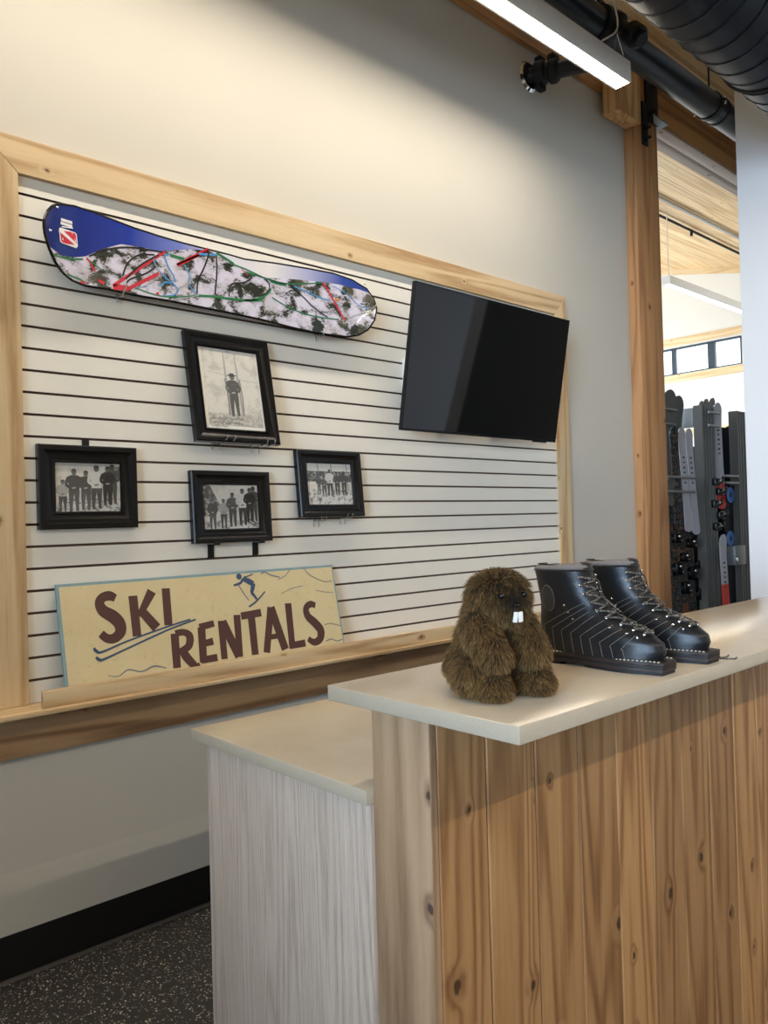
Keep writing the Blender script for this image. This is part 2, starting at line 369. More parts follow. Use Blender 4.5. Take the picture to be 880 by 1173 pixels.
wn = MB(); wn.box(FX+.03, FX+.09, 2.23, 5.6, 3.72, 3.745, M['winframe']); wn.box(FX+.03, FX+.09, 2.23, 5.6, 4.125, 4.15, M['winframe'])
for y0, y1 in ((2.23, 2.27), (2.66, 2.77), (3.30, 3.36), (4.0, 4.08), (4.7, 4.76), (5.56, 5.6)): wn.box(FX+.03, FX+.09, y0, y1, 3.74, 4.13, M['winframe'])
w1 = struct(wn.build('window_1'), 'dark framed clerestory window high on the far wall')
b = MB(); b.box(FX+.055, FX+.06, 2.25, 5.58, 3.74, 4.13, M['glass']); b.build('window_glass', w1)

# ------------------------------------------------------------------ slatwall panels
def slat_panel(x0, x1, label):
    z0, z1 = .916, 2.7315; prof = [(.018, z0), (0, z0)]
    gs = sorted(2.6699-.0762*i for i in range(23))
    for g in gs:
        for y, z in ((0, g-.0044), (.004, g-.0044), (.004, g-.010), (.012, g-.010), (.012, g+.010), (.004, g+.010), (.004, g+.0044), (0, g+.0044)): prof.append((y, z))
    prof += [(0, z1), (.018, z1)]
    b = MB(); b.loft([[Vector((x, y, z)) for y, z in prof] for x in (x0, x1)], M['slat'], smooth=False)
    gi = b.mi(M['groove'])
    for f in b.b.faces:
        c = f.calc_center_median()
        if .0005 < c.y < .0179 and len(f.verts) == 4 and z0+.001 < c.z < z1-.001: f.material_index = gi
    o = b.build('slatwall_panel', at=(x0, .018, z0), sharp=20); tag(o, label, 'slatwall'); return o
slat_panel(.0, 2.3408, 'wide cream slatwall panel filling the wooden frame, holding the snowboard and pictures')
slat_panel(2.3414, 3.096, 'narrow cream slatwall panel at the right end of the wooden frame behind the television')
ZI, ZO, XL0, XR1, YF = 2.7315, 2.857, -.128, 3.203, -.02
def pr(pts, m, name, label, dy=.019, y=YF):
    b = MB(); b.prism([Vector((x, y, z)) for x, z in pts], (0, dy+.02, 0), m); 
    bmesh.ops.bevel(b.b, geom=[e for e in b.b.edges], offset=.0015, segments=1, affect='EDGES')
    return struct(b.build(name), label)
pr([(XL0, ZO), (XR1, ZO), (3.096, ZI), (.0, ZI)], M['trim'], 'trim_1', 'honey coloured knotty cedar board along the top of the slatwall')
pr([(XL0, .916), (0, .916), (0, ZI-.0006), (XL0, ZO-.0006)], M['trimv'], 'trim_2', 'knotty cedar upright at the left of the slatwall')
pr([(3.096, .916), (XR1, .916), (XR1, ZO-.0006), (3.096, ZI-.0006)], M['trimv'], 'trim_3', 'narrow cedar upright at the right of the slatwall')
# ledge with lip and apron
ld = thing('display_ledge', 'long cedar ledge with raised lip under the slatwall holding the sign', 'shelf', (1.5, -.02, .745))
b = MB(); b.prism([Vector((x, y, .900)) for x, y in ((-.30, .018), (-.22, -.02), (-.22, -.10), (-.165, -.135), (-.13, -.15), (3.22, -.15), (3.22, .018))], (0, 0, .0155), M['trim'])
bmesh.ops.bevel(b.b, geom=[e for e in b.b.edges], offset=.002, segments=1, affect='EDGES'); b.build('shelf_board', ld)
b = MB(); b.box(.008, 3.20, -.130, -.111, .9158, .974, M['trim'], .0015); b.build('front_lip', ld)
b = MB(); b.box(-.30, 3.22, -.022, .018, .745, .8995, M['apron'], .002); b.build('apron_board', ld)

# ------------------------------------------------------------------ SKI RENTALS sign
SP = Plane((.0931, -.101, .9165), (1, 0, 0), (0, .081-.004, .3995-.0)); SP = Plane((.0931, -.1085, .9167), (1, 0, 0), (0, .0885-.002, .3995))
SW, SH = 1.226, .4085
sg = thing('ski_rentals_sign', 'tan painted board reading SKI RENTALS leaning on the ledge', 'sign', (.7, -.1, .9167))
b = MB(); b.prism([SP.pt(0, 0, -.010), SP.pt(SW, 0, -.010), SP.pt(SW, SH, -.010), SP.pt(0, SH, -.010)], SP.n*.010, M['signedge']); b.build('board', sg)
b = MB(); b.prism([SP.pt(.011, .0, .0), SP.pt(SW-.007, 0, .0), SP.pt(SW-.007, SH-.010, .0), SP.pt(.011, SH-.010, .0)], SP.n*.0006, M['signface']); b.build('painted_face', sg)
def s1(*uv):  # zoomed sign crops -> pixels of the photograph
    return [SP.px(60+u/4.889, 640+v/4.889) for u, v in uv]
def s2(*uv): return [SP.px(220+u/4.889, 640+v/4.889) for u, v in uv]
def letter(name, strokes, mat='letter', d=.0014):
    b = MB()
    for k, (pts, w) in enumerate(strokes): b.stroke(pts, w, SP, d+k*.00012, M[mat], straight=len(pts) == 2)
    return b.build(name, sg, sharp=0)
W = .0072*1.02
u = 1/4.889*.00405*1.0   # metres of sign per crop pixel, near enough
def wd(px): return px*u*1.0
letter('letter_s', [(s1((352, 222), (318, 208), (278, 220), (264, 252), (285, 292), (340, 325), (376, 365), (380, 412), (345, 446), (305, 446), (272, 420)), [wd(q) for q in (34, 42, 40, 42, 50, 56, 54, 48, 42, 38, 34)])])
letter('letter_k', [(s1((450, 208), (474, 434)), [wd(42), wd(40)]), (s1((556, 182), (486, 322)), [wd(44), wd(26)]), (s1((496, 288), (584, 388)), [wd(40), wd(46)])])
letter('letter_i', [(s1((634, 166), (650, 372)), [wd(40), wd(40)])])
letter('letter_r', [(s1((684, 420), (698, 612)), [wd(40), wd(38)]), (s1((688, 420), (735, 412), (768, 435), (762, 490), (712, 520)), [wd(q) for q in (32, 30, 38, 36, 26)]), (s1((722, 502), (752, 552), (800, 600), (826, 592)), [wd(q) for q in (36, 42, 34, 20)])])
letter('letter_e', [(s2((52, 385), (64, 580)), [wd(40), wd(38)]), (s2((40, 385), (122, 362)), [wd(34), wd(30)]), (s2((58, 478), (118, 462)), [wd(30), wd(34)]), (s2((50, 568), (142, 553)), [wd(32), wd(34)])])
letter('letter_n', [(s2((162, 348), (182, 562)), [wd(36), wd(34)]), (s2((168, 352), (264, 548)), [wd(46), wd(44)]), (s2((250, 315), (268, 550)), [wd(38), wd(34)])])
letter('letter_t', [(s2((274, 322), (386, 302)), [wd(36), wd(38)]), (s2((330, 312), (354, 538)), [wd(42), wd(38)])])
letter('letter_a', [(s2((440, 272), (418, 526)), [wd(40), wd(38)]), (s2((440, 272), (522, 508)), [wd(46), wd(44)]), (s2((432, 440), (500, 428)), [wd(26), wd(26)])])
letter('letter_l', [(s2((537, 250), (562, 500)), [wd(40), wd(38)]), (s2((546, 488), (634, 472)), [wd(34), wd(36)])])
letter('letter_s', [(s2((690, 262), (662, 254), (638, 278), (648, 322), (690, 362), (720, 402), (716, 448), (684, 468), (650, 448)), [wd(q) for q in (30, 34, 36, 42, 48, 48, 42, 36, 28)])])
letter('painted_skis', [(s1((232, 500), (246, 518), (280, 522), (420, 462), (640, 382), (772, 340)), [wd(q) for q in (12, 14, 10, 8, 8, 8)]), (s1((244, 552), (262, 566), (292, 562), (430, 498), (640, 402), (802, 340)), [wd(q) for q in (12, 14, 10, 8, 8, 8)])], 'navy')
b = MB(); d = .0015
b.stroke(s2((284, 112), (318, 128), (342, 142)), [wd(22), wd(30), wd(28)], SP, d, M['navy'])
b.stroke(s2((342, 138), (338, 168), (332, 192)), [wd(24), wd(22), wd(16)], SP, d+.0001, M['navy'])
b.stroke(s2((332, 190), (350, 210), (362, 228)), [wd(16), wd(13), wd(12)], SP, d+.0002, M['navy'])
b.stroke(s2((284, 112), (270, 136), (232, 150)), [wd(12), wd(12), wd(10)], SP, d+.0003, M['navy'])
b.stroke(s2((290, 104), (318, 96), (340, 86)), [wd(7), wd(6), wd(5)], SP, d+.0003, M['navy'])
b.stroke(s2((408, 184), (360, 238), (318, 270)), [wd(7), wd(8), wd(9)], SP, d+.0004, M['navy'])
b.stroke(s2((260, 150), (290, 196), (318, 234)), wd(4), SP, d, M['navy'])
c0 = SP.px(220+262/4.889, 640+100/4.889); rr_ = wd(15)
b.poly([SP.pt(c0[0]+rr_*math.cos(q), c0[1]+rr_*math.sin(q), d+.0005) for q in [k*math.pi/10 for k in range(20)]], M['navy'])
b.build('painted_skier', sg, sharp=0)
b = MB()
for pts, w in ((s2((386, 84), (408, 76), (440, 92), (490, 104)), 7), (s2((480, 118), (520, 96), (552, 54)), 4), (s2((622, 50), (660, 92), (740, 128), (782, 122)), 4), (s2((500, 196), (560, 166), (620, 152)), 3), (s2((740, 372), (770, 362), (800, 368), (832, 376)), 4), (s2((748, 462), (780, 450), (810, 460), (840, 452)), 6), (s2((690, 176), (740, 186), (790, 190)), 3)): b.stroke(pts, wd(w), SP, d, M['inkgrey'])
b.stroke(s1((312, 655), (370, 658), (425, 622), (500, 632), (570, 602), (638, 612)), [wd(q) for q in (3, 4, 6, 6, 8, 5)], SP, d, M['inkgrey'])
b.build('painted_mountain_lines', sg, sharp=0)

# ------------------------------------------------------------------ snowboard
def bil(x):   # distance the board stands off the slatwall, nose and tail curl outward
    y = -.055
    if x < .26: y -= .055*((.26-x)/.2)**2
    if x > 1.42: y -= .045*((x-1.42)/.18)**2
    return y
def sbp(px, py, off=0):
    y = -.055
    for _ in range(4): p = wy(px, py, y); y = bil(p.x)
    p = wy(px, py, y-off); return p
top = [(50.2, 258), (50.4, 251.8), (53.6, 242.7), (59.3, 236.4), (67.3, 234), (85.5, 236.4), (108, 244), (131, 253), (153.6, 261.6), (181, 270.5), (208, 278.4), (237.7, 286), (262, 292), (280, 297.3), (316, 302), (352.7, 308), (382, 313.6), (403.6, 321), (420, 331), (428, 342.7), (431.3, 353.6)]
bot = [(50.2, 258), (51.4, 267.7), (56, 283.6), (62.7, 299.5), (71.8, 312), (83, 321), (96.8, 326.8), (126.4, 331.4), (140, 335), (158, 338.5), (194.5, 344.5), (231, 351.8), (267, 359), (300, 366), (334.5, 375), (360, 380.5), (381.8, 384), (396.4, 385.5), (411, 383.6), (421.8, 377.3), (429, 366.4), (431.3, 353.6)]
mtn = [(50.2, 270), (58, 284), (69.5, 292.7), (85.5, 295), (98, 293.9), (115, 286), (137.7, 280), (162.7, 283.6), (181, 288), (199, 287), (220, 286), (238, 287.2), (249, 291), (267, 302.7), (280, 309), (291, 314.5), (305.5, 318), (334.5, 320), (362, 322.7), (371, 323.6), (389, 326.4), (411, 331.8), (425.5, 337), (431.3, 341)]
T3, B3, M3 = [sbp(*p) for p in top], [sbp(*p) for p in bot], [sbp(*p) for p in mtn]
ip = lambda pts, x: float(np.interp(x, [p.x for p in pts], [p.z for p in pts]))
x0, x1 = T3[0].x+.0005, T3[-1].x-.0005
xs = [x0+(x1-x0)*(.5-.5*math.cos(math.pi*k/110)) for k in range(111)]
t = NT('board_sky'); tc = t.n('TexCoord'); sx = t.n('SeparateXYZ'); t.l(tc.outputs['Object'], sx.inputs[0])
M['bsky'] = t.set(t.ramp(t.math('DIVIDE', t.math('ADD', sx.outputs[0], .73), 1.54), [(.0, srgb(22, 40, 120)), (.20, srgb(34, 62, 160)), (.33, srgb(120, 134, 206)), (.47, srgb(222, 222, 232)), (.60, srgb(236, 232, 232)), (.74, srgb(170, 174, 214)), (.86, srgb(50, 76, 160)), (1, srgb(30, 56, 130))]), .18, Coat_Weight=.4)
t = NT('board_terrain'); v = t.coords((1, 1, 1.35), rot=(0, .5, 0)); n1 = t.noise(v, 13, 3, .5, .5); n2 = t.noise(t.coords((1.2, 1, 2.6), rot=(0, .5, 0)), 75, 4, .75); n3 = t.noise(v, 7, 2)
f = t.math('ADD', t.math('MULTIPLY', n1, .78), t.math('MULTIPLY', n2, .38))
c = t.ramp(f, [(.50, srgb(34, 42, 36)), (.545, srgb(84, 88, 76)), (.57, srgb(186, 182, 196)), (.66, srgb(222, 218, 234))])
M['bter'] = t.set(t.mix(t.math('MULTIPLY', t.step(n3, .52, .66), .22), c, srgb(150, 140, 108)), .2, Coat_Weight=.4)
sb = thing('snowboard', 'snowboard printed with a blue sky ski trail map hung across the slatwall top', 'snowboard', (.8, -.05, 2.35))
WLs = WL[sb]
b = MB(); rows = []
for x in xs:
    zb, zt_ = ip(B3, x), ip(T3, x); zm = min(max(ip(M3, x), zb+.0003), zt_-.0003); y = bil(x)
    rows.append([Vector((x, y-.004, zb)), Vector((x, y-.004, zb+(zm-zb)*.5)), Vector((x, y-.004, zm)), Vector((x, y-.004, zt_)), Vector((x, y+.004, zt_)), Vector((x, y+.004, zb))])
b.loft(rows, M['bter']); si = b.mi(M['bsky']); ki = b.mi(M['black'])
b.b.faces.ensure_lookup_table()
n = len(rows)
for k in range(n-1):
    for j in range(6):
        f = b.b.faces[k*6+j]; f.material_index = (0, 0, si, ki, ki, ki)[j]
deck = b.build('deck', sb, sharp=30)
deck.data.transform(Matrix.Translation((0, 0, 0)))
outl = [Vector((x, bil(x), ip(T3, x))) for x in xs]+[Vector((x, bil(x), ip(B3, x))) for x in xs[::-1]]
b = MB(); b.tube(outl, .0052, M['black'], 6, closed=True); b.build('edge', sb)
C = {k: plain('map_'+k, srgb(*v_), .3) for k, v_ in dict(red=(206, 44, 62), blue=(74, 150, 206), green=(36, 122, 72), black=(22, 22, 26), white=(238, 238, 240), grey=(170, 170, 170), orange=(214, 140, 70)).items()}
class SBP:
    def pt(s, a, b_, d): x = a; return Vector((x, bil(x)-.0042-d, b_))
def trail(b, kind, w, pts, off=0, dd=.0008):
    if kind == 7: q = [(140+u_/5.5, 260+v_/5.5) for u_, v_ in pts]
    elif kind == 8: q = [(280+u_/5.5, 290+v_/5.5) for u_, v_ in pts]
    elif kind == 6: q = [(40+u_/4.4, 220+v_/4.4) for u_, v_ in pts]
    q = [sbp(*p) for p in q]; b.stroke([(p.x, p.z) for p in q], w, SBP(), dd, off)
lines = {
 'red': [(6, .012, [(395, 472), (650, 302)]), (6, .013, [(470, 488), (630, 408)]), (6, .014, [(715, 370), (872, 290)]), (7, .007, [(340, 240), (545, 150)]), (6, .02, [(390, 480), (470, 486)]), (8, .009, [(490, 185), (530, 250), (580, 340), (628, 425)]), (6, .012, [(318, 445), (345, 462)]), (6, .008, [(258, 335), (275, 355), (300, 400)]), (6, .008, [(230, 458), (250, 455)]), (7, .01, [(210, 420), (230, 422)]), (7, .004, [(750, 265), (785, 305)])],
 'blue': [(7, .006, [(300, 170), (265, 190), (290, 260), (320, 310), (325, 350)]), (7, .006, [(190, 190), (215, 260), (270, 320), (345, 390), (320, 430), (250, 438)]), (7, .006, [(230, 378), (270, 350), (320, 365)]), (7, .005, [(390, 240), (420, 310), (415, 360), (470, 430)]), (7, .008, [(480, 172), (590, 178)]), (7, .005, [(90, 385), (150, 378)]), (8, .006, [(310, 210), (400, 250), (470, 280), (530, 300)]), (8, .004, [(560, 210), (640, 260), (720, 330), (780, 350)]), (7, .005, [(340, 395), (360, 385)])],
 'green': [(6, .006, [(90, 315), (150, 335), (240, 340)]), (6, .005, [(270, 345), (330, 390)]), (7, .01, [(590, 165), (640, 195), (700, 235)]), (7, .006, [(700, 240), (780, 270), (880, 318)]), (7, .012, [(300, 180), (390, 205)]), (7, .010, [(470, 435), (580, 440), (680, 455), (800, 465), (880, 462)]), (7, .005, [(80, 385), (160, 415), (260, 440), (380, 440), (470, 432)]), (8, .006, [(0, 120), (100, 150), (160, 170), (200, 185)]), (8, .014, [(160, 175), (210, 190), (260, 200)]), (8, .005, [(210, 190), (330, 195), (490, 188)]), (8, .008, [(0, 300), (80, 290), (140, 260), (165, 225)]), (8, .005, [(170, 280), (280, 345), (420, 395), (590, 420)]), (6, .005, [(160, 415), (220, 440), (240, 450)])],
 'black': [(6, .0062, [(270, 325), (360, 292), (460, 280), (560, 292), (640, 305)]), (6, .0062, [(600, 318), (520, 320), (465, 360), (440, 425)]), (6, .0062, [(620, 318), (530, 370), (455, 440)]), (6, .0062, [(605, 378), (560, 410), (480, 440), (460, 460)]), (7, .0062, [(545, 160), (520, 240), (475, 340), (468, 420)]), (7, .0062, [(590, 180), (592, 300), (580, 430)]), (7, .0062, [(815, 318), (770, 350), (690, 360), (672, 390), (670, 440)]), (8, .0055, [(290, 215), (360, 270), (430, 340), (520, 405)]), (8, .0055, [(110, 270), (150, 235), (150, 190), (120, 165)])],
 'grey': [(7, .004, [(200, 230), (230, 300), (180, 350), (100, 390)]), (7, .004, [(270, 260), (310, 330)]), (7, .004, [(430, 290), (420, 350), (330, 395)]), (8, .004, [(640, 415), (720, 385), (815, 372)]), (7, .004, [(330, 455), (420, 445), (480, 430)]), (6, .004, [(365, 330), (345, 385)])],
 'orange': [(8, .010, [(565, 290), (600, 298)])]}
for kk, (cname, ls) in enumerate(lines.items()):
    b = MB()
    for kind, w, pts in ls: trail(b, kind, w, pts, C[cname], .0006+kk*.00015)
    b.build('trail_lines', sb, recalc=False, sharp=0)['label'] = cname+' printed trail lines'
def sbq(u_, v_): p = sbp(40+u_/4.19, 220+v_/4.19); return (p.x, p.z)
b = MB(); q = [sbq(*p) for p in ((118, 172), (190, 196), (198, 205), (203, 262), (196, 272), (128, 248), (118, 240), (112, 180))]
b.poly([SBP().pt(x, z, .002) for x, z in q], C['white'])
ctr = (sum(x for x, z in q)/8, sum(z for x, z in q)/8)
b.poly([SBP().pt(ctr[0]+(x-ctr[0])*.88, ctr[1]+(z-ctr[1])*.88, .0024) for x, z in q], C['red'])
b.stroke([sbq(*p) for p in ((130, 232), (150, 210), (172, 222), (192, 240))], [.006, .014, .016, .005], SBP(), .0028, C['white'])
b.stroke([sbq(*p) for p in ((150, 212), (166, 196), (176, 206))], [.005, .008, .004], SBP(), .0031, C['white'])
b.build('printed_badge', sb, recalc=False, sharp=0)
b = MB()
for k_, (a0, a1) in enumerate((((122, 134), (176, 150)), ((120, 150), (176, 168)), ((126, 168), (180, 176)))): b.stroke([sbq(*a0), sbq(*a1)], .010 if k_ < 2 else .004, SBP(), .002, C['white'], straight=True)
b.build('printed_wordmark', sb, recalc=False, sharp=0)
b = MB()
for u_, v_ in ((63.5, 237.5), (55, 264), (74, 309), (415, 325), (428, 350)):
    p = sbp(u_+2, v_+.5); y = bil(p.x); b.ball((p.x, y-.005, p.z), .0048, M['chrome'], 8, (1, .5, 1))
b.build('rivet', sb)
def wire_hook(px, py, label, out=.10, y0=.0, w=.02, grp=None):
    p = wy(px, py, y0); h = thing('display_hook', label, 'hook', p, grp)
    b = MB()
    for s_ in (-w, w): b.tube(smooth3([(p.x+s_, .010, p.z+.012), (p.x+s_, -.004, p.z+.010), (p.x+s_, -.01, p.z), (p.x+s_, -out*.6, p.z-.004), (p.x+s_, -out, p.z+.002), (p.x+s_, -out-.006, p.z+.018)], 5), .0022, M['steel'], 6)
    b.build('wire_prong', h); b = MB(); b.tube([(p.x-w, -.008, p.z-.03), (p.x-w, -.008, p.z+.006)], .002, M['steel'], 6); b.tube([(p.x+w, -.008, p.z-.03), (p.x+w, -.008, p.z+.006)], .002, M['steel'], 6); b.build('wire_leg', h)
    return h
def long_hook(px, py, x_, z_, label):
    h = thing('display_hook', label, 'hook', (x_, 0, z_)); b = MB(); p = sbp(px, py)
    b.tube(smooth3([(x_, .01, z_+.012), (x_, -.005, z_+.008), (x_, -.03, z_), (x_, -.06, z_-.006), (x_, -.07, z_+.004), (x_+.012, -.074, z_+.035)], 5), .003, M['steel'], 6); b.build('wire_prong', h)
    b = MB(); b.tube([(x_, -.012, z_-.022), (x_, -.012, z_+.01)], .003, M['steel'], 6); b.build('wire_leg', h)
long_hook(137, 335, .345, ip(B3, .345)-.006, 'small wire hook under the blue nose half of the snowboard')
long_hook(362, 380, 1.27, ip(B3, 1.27)-.006, 'small wire hook under the tail end of the snowboard')

# ------------------------------------------------------------------ framed photographs
def photo_mat(name, base, dark, sc=9, thr=.5, seed=0):
    t = NT(name); v = t.coords((1, 1, 1)); n = t.noise(v, sc+seed*.37, 5, .7); n2 = t.noise(v, 160, 3, .6)
    f = t.math('ADD', t.math('MULTIPLY', n, .85), t.math('MULTIPLY', n2, .25))
    return t.set(t.ramp(f, [(thr, dark), (thr+.1, base)]), .35)
G = {k: plain('print_grey_'+str(k), srgb(k, k, int(k*.98)), .4, .12, 120) for k in (20, 40, 60, 85, 120, 160, 200, 225)}
M['mat'] = plain('print_border', srgb(226, 224, 214), .5, .02)
def figure(b, P, fx, fy, h, top, bot, d, head=85, lean=0, wide=1., arms=True, hat=False):
    """photographed person drawn in tone patches: fx,fy = feet, h = height, all on plane P"""
    q = lambda a, c: (fx+lean*c+a*h, fy+c*h)
    b.stroke([q(-.05*wide, .48), q(-.065*wide, .24), q(-.075, .0)], [.12*h*wide, .09*h, .06*h], P, d, G[bot])
    b.stroke([q(.05*wide, .48), q(.055*wide, .24), q(.07, .01)], [.12*h*wide, .09*h, .06*h], P, d+.00005, G[bot])
    b.stroke([q(0, .47), q(0, .62), q(0, .78), q(0, .835)], [.20*h*wide, .22*h*wide, .25*h*wide, .13*h], P, d+.0001, G[top])
    if arms:
        b.stroke([q(-.11*wide, .79), q(-.155*wide, .62), q(-.06, .53)], [.07*h, .065*h, .05*h], P, d+.00015, G[top])
        b.stroke([q(.11*wide, .79), q(.15*wide, .62), q(.05, .55)], [.07*h, .065*h, .05*h], P, d+.0002, G[top])
        b.stroke([q(-.05, .535), q(.04, .55)], .035*h, P, d+.00025, G[160 if top < 120 else 85])
    head = {120: 85, 160: 120}.get(head, head); c = q(0, .905); r = .060*h
    b.poly([P.pt(c[0]+r*math.cos(k), c[1]+1.2*r*math.sin(k), d+.0003) for k in [j*math.pi/7 for j in range(14)]], G[head])
    b.poly([P.pt(c[0]+1.08*r*math.cos(k), c[1]+r*.25+1.05*r*math.sin(k), d+.00035) for k in [j*math.pi/6 for j in range(7)]], G[40])
    if hat: b.stroke([q(-.11, .945), q(.11, .945)], .028*h, P, d+.0004, G[20]); b.stroke([q(0, .94), q(0, .995)], .11*h, P, d+.0004, G[20], straight=True)
def picture(corners, yb_, label, fw, win, draw, name='framed_photo', depth=.028, group=None, sloped=True):
    """corners: photo pixels TL TR BR BL; front face top edge at y=-depth, bottom edge at y=yb_"""
    TL, TR = wy(*corners[0], -depth-.002), wy(*corners[1], -depth-.002); BL, BR = wy(*corners[3], yb_), wy(*corners[2], yb_)
    x0 = (TL.x+BL.x)/2; x1 = (TR.x+BR.x)/2; zt = (TL.z+TR.z)/2; zb = (BL.z+BR.z)/2
    P = Plane((x0, yb_+.0, zb), (1, 0, 0), (0, -depth-.002-yb_, zt-zb)); Wd = x1-x0; H = math.hypot(zt-zb, -depth-.002-yb_)
    o = thing(name, label, 'picture', P.pt(Wd/2, 0, -depth))
    b = MB(); prof = [(0, -depth), (0, -.004), (.004, 0), (fw*.30, .0), (fw*.42, -.004), (fw*.62, -.010), (fw*.80, -.011), (fw*.84, -.007), (fw*.92, -.007), (fw, -.014), (fw, -.018)]
    rings = [[P.pt(i, i, d), P.pt(Wd-i, i, d), P.pt(Wd-i, H-i, d), P.pt(i, H-i, d)] for i, d in prof]
    b.loft(rings, M['black'], capa=False, capb=False, smooth=False)
    b.build('moulding', o, sharp=25)
    b = MB(); b.prism([P.pt(.004, .004, -depth+.001), P.pt(Wd-.004, .004, -depth+.001), P.pt(Wd-.004, H-.004, -depth+.001), P.pt(.004, H-.004, -depth+.001)], P.n*.004, M['blackmatte']); b.build('backing', o)
    b = MB(); Q = Plane(P.pt(fw-.004, fw-.004, -.0176), P.ex, P.ez); w_, h_ = Wd-2*fw+.008, H-2*fw+.008
    draw(b, Q, w_, h_); b.build('print', o, recalc=False, sharp=0)
    b = MB(); b.prism([P.pt(fw-.003, fw-.003, -.0155), P.pt(Wd-fw+.003, fw-.003, -.0155), P.pt(Wd-fw+.003, H-fw+.003, -.0155), P.pt(fw-.003, H-fw+.003, -.0155)], P.n*.001, M['picglass']); b.build('glass', o)
    return o, P, Wd, H
t = NT('picture_glass'); t.set((1, 1, 1, 1), .05); t.b.inputs['Alpha'].default_value = .035; M['picglass'] = t.m
skyP = photo_mat('print_snow', srgb(214, 211, 200), srgb(186, 184, 174), 12, .45)
treeP = photo_mat('print_trees', srgb(190, 190, 184), srgb(50, 52, 50), 60, .56)
groundP = photo_mat('print_tracks', srgb(206, 206, 200), srgb(80, 82, 80), 40, .47)
def rect(b, P, x0, y0, x1, y1, d, m): b.poly([P.pt(x0, y0, d), P.pt(x1, y0, d), P.pt(x1, y1, d), P.pt(x0, y1, d)], m)
def draw1(b, P, w, h):
    rect(b, P, 0, 0, w, h, 0, M['mat']); rect(b, P, .018, .018, w-.012, h-.006, .0002, skyP)
    rect(b, P, .018, .018, w-.012, h*.20, .0004, photo_mat('print_foreground', srgb(196, 193, 182), srgb(160, 158, 148), 60, .5))
    b.stroke([(w*.14, h*.70), (w*.42, h*.67), (w*.70, h*.63), (w*.95, h*.62)], .002, P, .0005, G[160])
    for xa, xb in ((.415, .43), (.60, .64)): b.stroke([(w*xa, h*.95), (w*(xa+xb)/2, h*.58), (w*xb, h*.18)], [.005, .009, .009], P, .0006, G[160])
    figure(b, P, w*.52, h*.17, h*.535, 60, 60, .0008, 85, hat=True, wide=1.05)
    for xa in (.40, .64): b.stroke([(w*xa, h*.63), (w*(xa+.02), h*.40), (w*(xa+.01), h*.18)], .005, P, .0014, G[120])
    random.seed(3)
    for r_, (ya, n_, xa, xb) in enumerate(((.135, 15, .10, .62), (.085, 14, .11, .62), (.045, 8, .10, .36))):
        pts = [(w*(xa+(xb-xa)*k/(n_*2-1))+random.uniform(-.001, .001), h*ya+random.uniform(-.006, .006)*(1.3 if k % 5 == 0 else .7)) for k in range(n_*2)]
        b.stroke(pts, .0019, P, .0016, G[20], samples=4)
def draw2(b, P, w, h):
    rect(b, P, 0, 0, w, h, 0, skyP); rect(b, P, 0, 0, w, h*.28, .0001, groundP); rect(b, P, 0, h*.92, w, h, .0002, G[160])
    rect(b, P, w*.88, h*.70, w*.985, h*.92, .00015, treeP)
    F = [(.12, .02, .64, 160, 40, 120), (.285, .02, .86, 40, 60, 120), (.46, .05, .80, 40, 60, 120), (.62, .06, .90, 200, 60, 120), (.86, .16, .82, 60, 60, 60), (.79, .14, .80, 40, 40, 120)]
    for k, (x, y, hh, tp, bt, hd) in enumerate(F): figure(b, P, w*x, h*y, h*hh, tp, bt, .0004+k*.0006, hd, wide=1.15)
    for x, y in ((.55, .08), (.75, .12), (.9, .1)): b.stroke([(w*x, h*y), (w*(x+.1), h*(y-.04))], .002, P, .004, G[60])
def draw3(b, P, w, h):
    rect(b, P, 0, 0, w, h, 0, skyP); rect(b, P, 0, 0, w, h*.2, .0001, groundP)
    b.poly([P.pt(0, h*.3, .0002), P.pt(w*.22, h*.3, .0002), P.pt(w*.30, h*.55, .0002), P.pt(w*.14, h*.97, .0002), P.pt(0, h*.99, .0002)], treeP)
    F = [(.17, .02, .66, 40, 60, 160), (.36, .03, .66, 160, 40, 120), (.52, .06, .77, 40, 20, 85), (.70, .08, .84, 200, 20, 120), (.90, .17, .80, 60, 40, 60), (.83, .15, .78, 20, 40, 120)]
    for k, (x, y, hh, tp, bt, hd) in enumerate(F): figure(b, P, w*x, h*y, h*hh, tp, bt, .0004+k*.0006, hd, wide=1.15)
    b.stroke([(w*.80, h*.22), (w*.98, h*.10)], .004, P, .004, G[60]); b.stroke([(w*.72, h*.22), (w*.92, h*.06)], .004, P, .004, G[60])
def draw4(b, P, w, h):
    rect(b, P, 0, 0, w, h, 0, skyP); rect(b, P, 0, h*.55, w, h, .0001, treeP); rect(b, P, 0, h*.80, w, h, .00015, G[200]); rect(b, P, 0, 0, w, h*.38, .0002, groundP)
    for x in (.27, .56, .90): b.stroke([(w*x, h*.35), (w*(x-.01), h*.98)], .004, P, .0003, G[85])
    F = [(.26, .30, .35, 40, 60, 85), (.37, .20, .50, 60, 60, 85), (.50, .22, .64, 200, 40, 60), (.66, .24, .56, 60, 60, 120), (.81, .24, .58, 60, 60, 60)]
    for k, (x, y, hh, tp, bt, hd) in enumerate(F): figure(b, P, w*x, h*y, h*hh, tp, bt, .0004+k*.0006, hd, wide=1.25)
picture(((211, 377), (308, 391), (321, 510), (226, 503)), -.111, 'tall black frame tilted forward, old photo of one skier in a hat holding long skis', .058, None, draw1)
picture(((43, 509), (157, 512), (159, 603), (46, 608)), -.032, 'black framed group photo of skiers hanging at the far left of the slatwall', .062, None, draw2)
picture(((219, 538), (308, 541), (314, 618), (223, 624)), -.046, 'small black framed group photo with a fir tree, held up on two black brackets', .056, None, draw3)
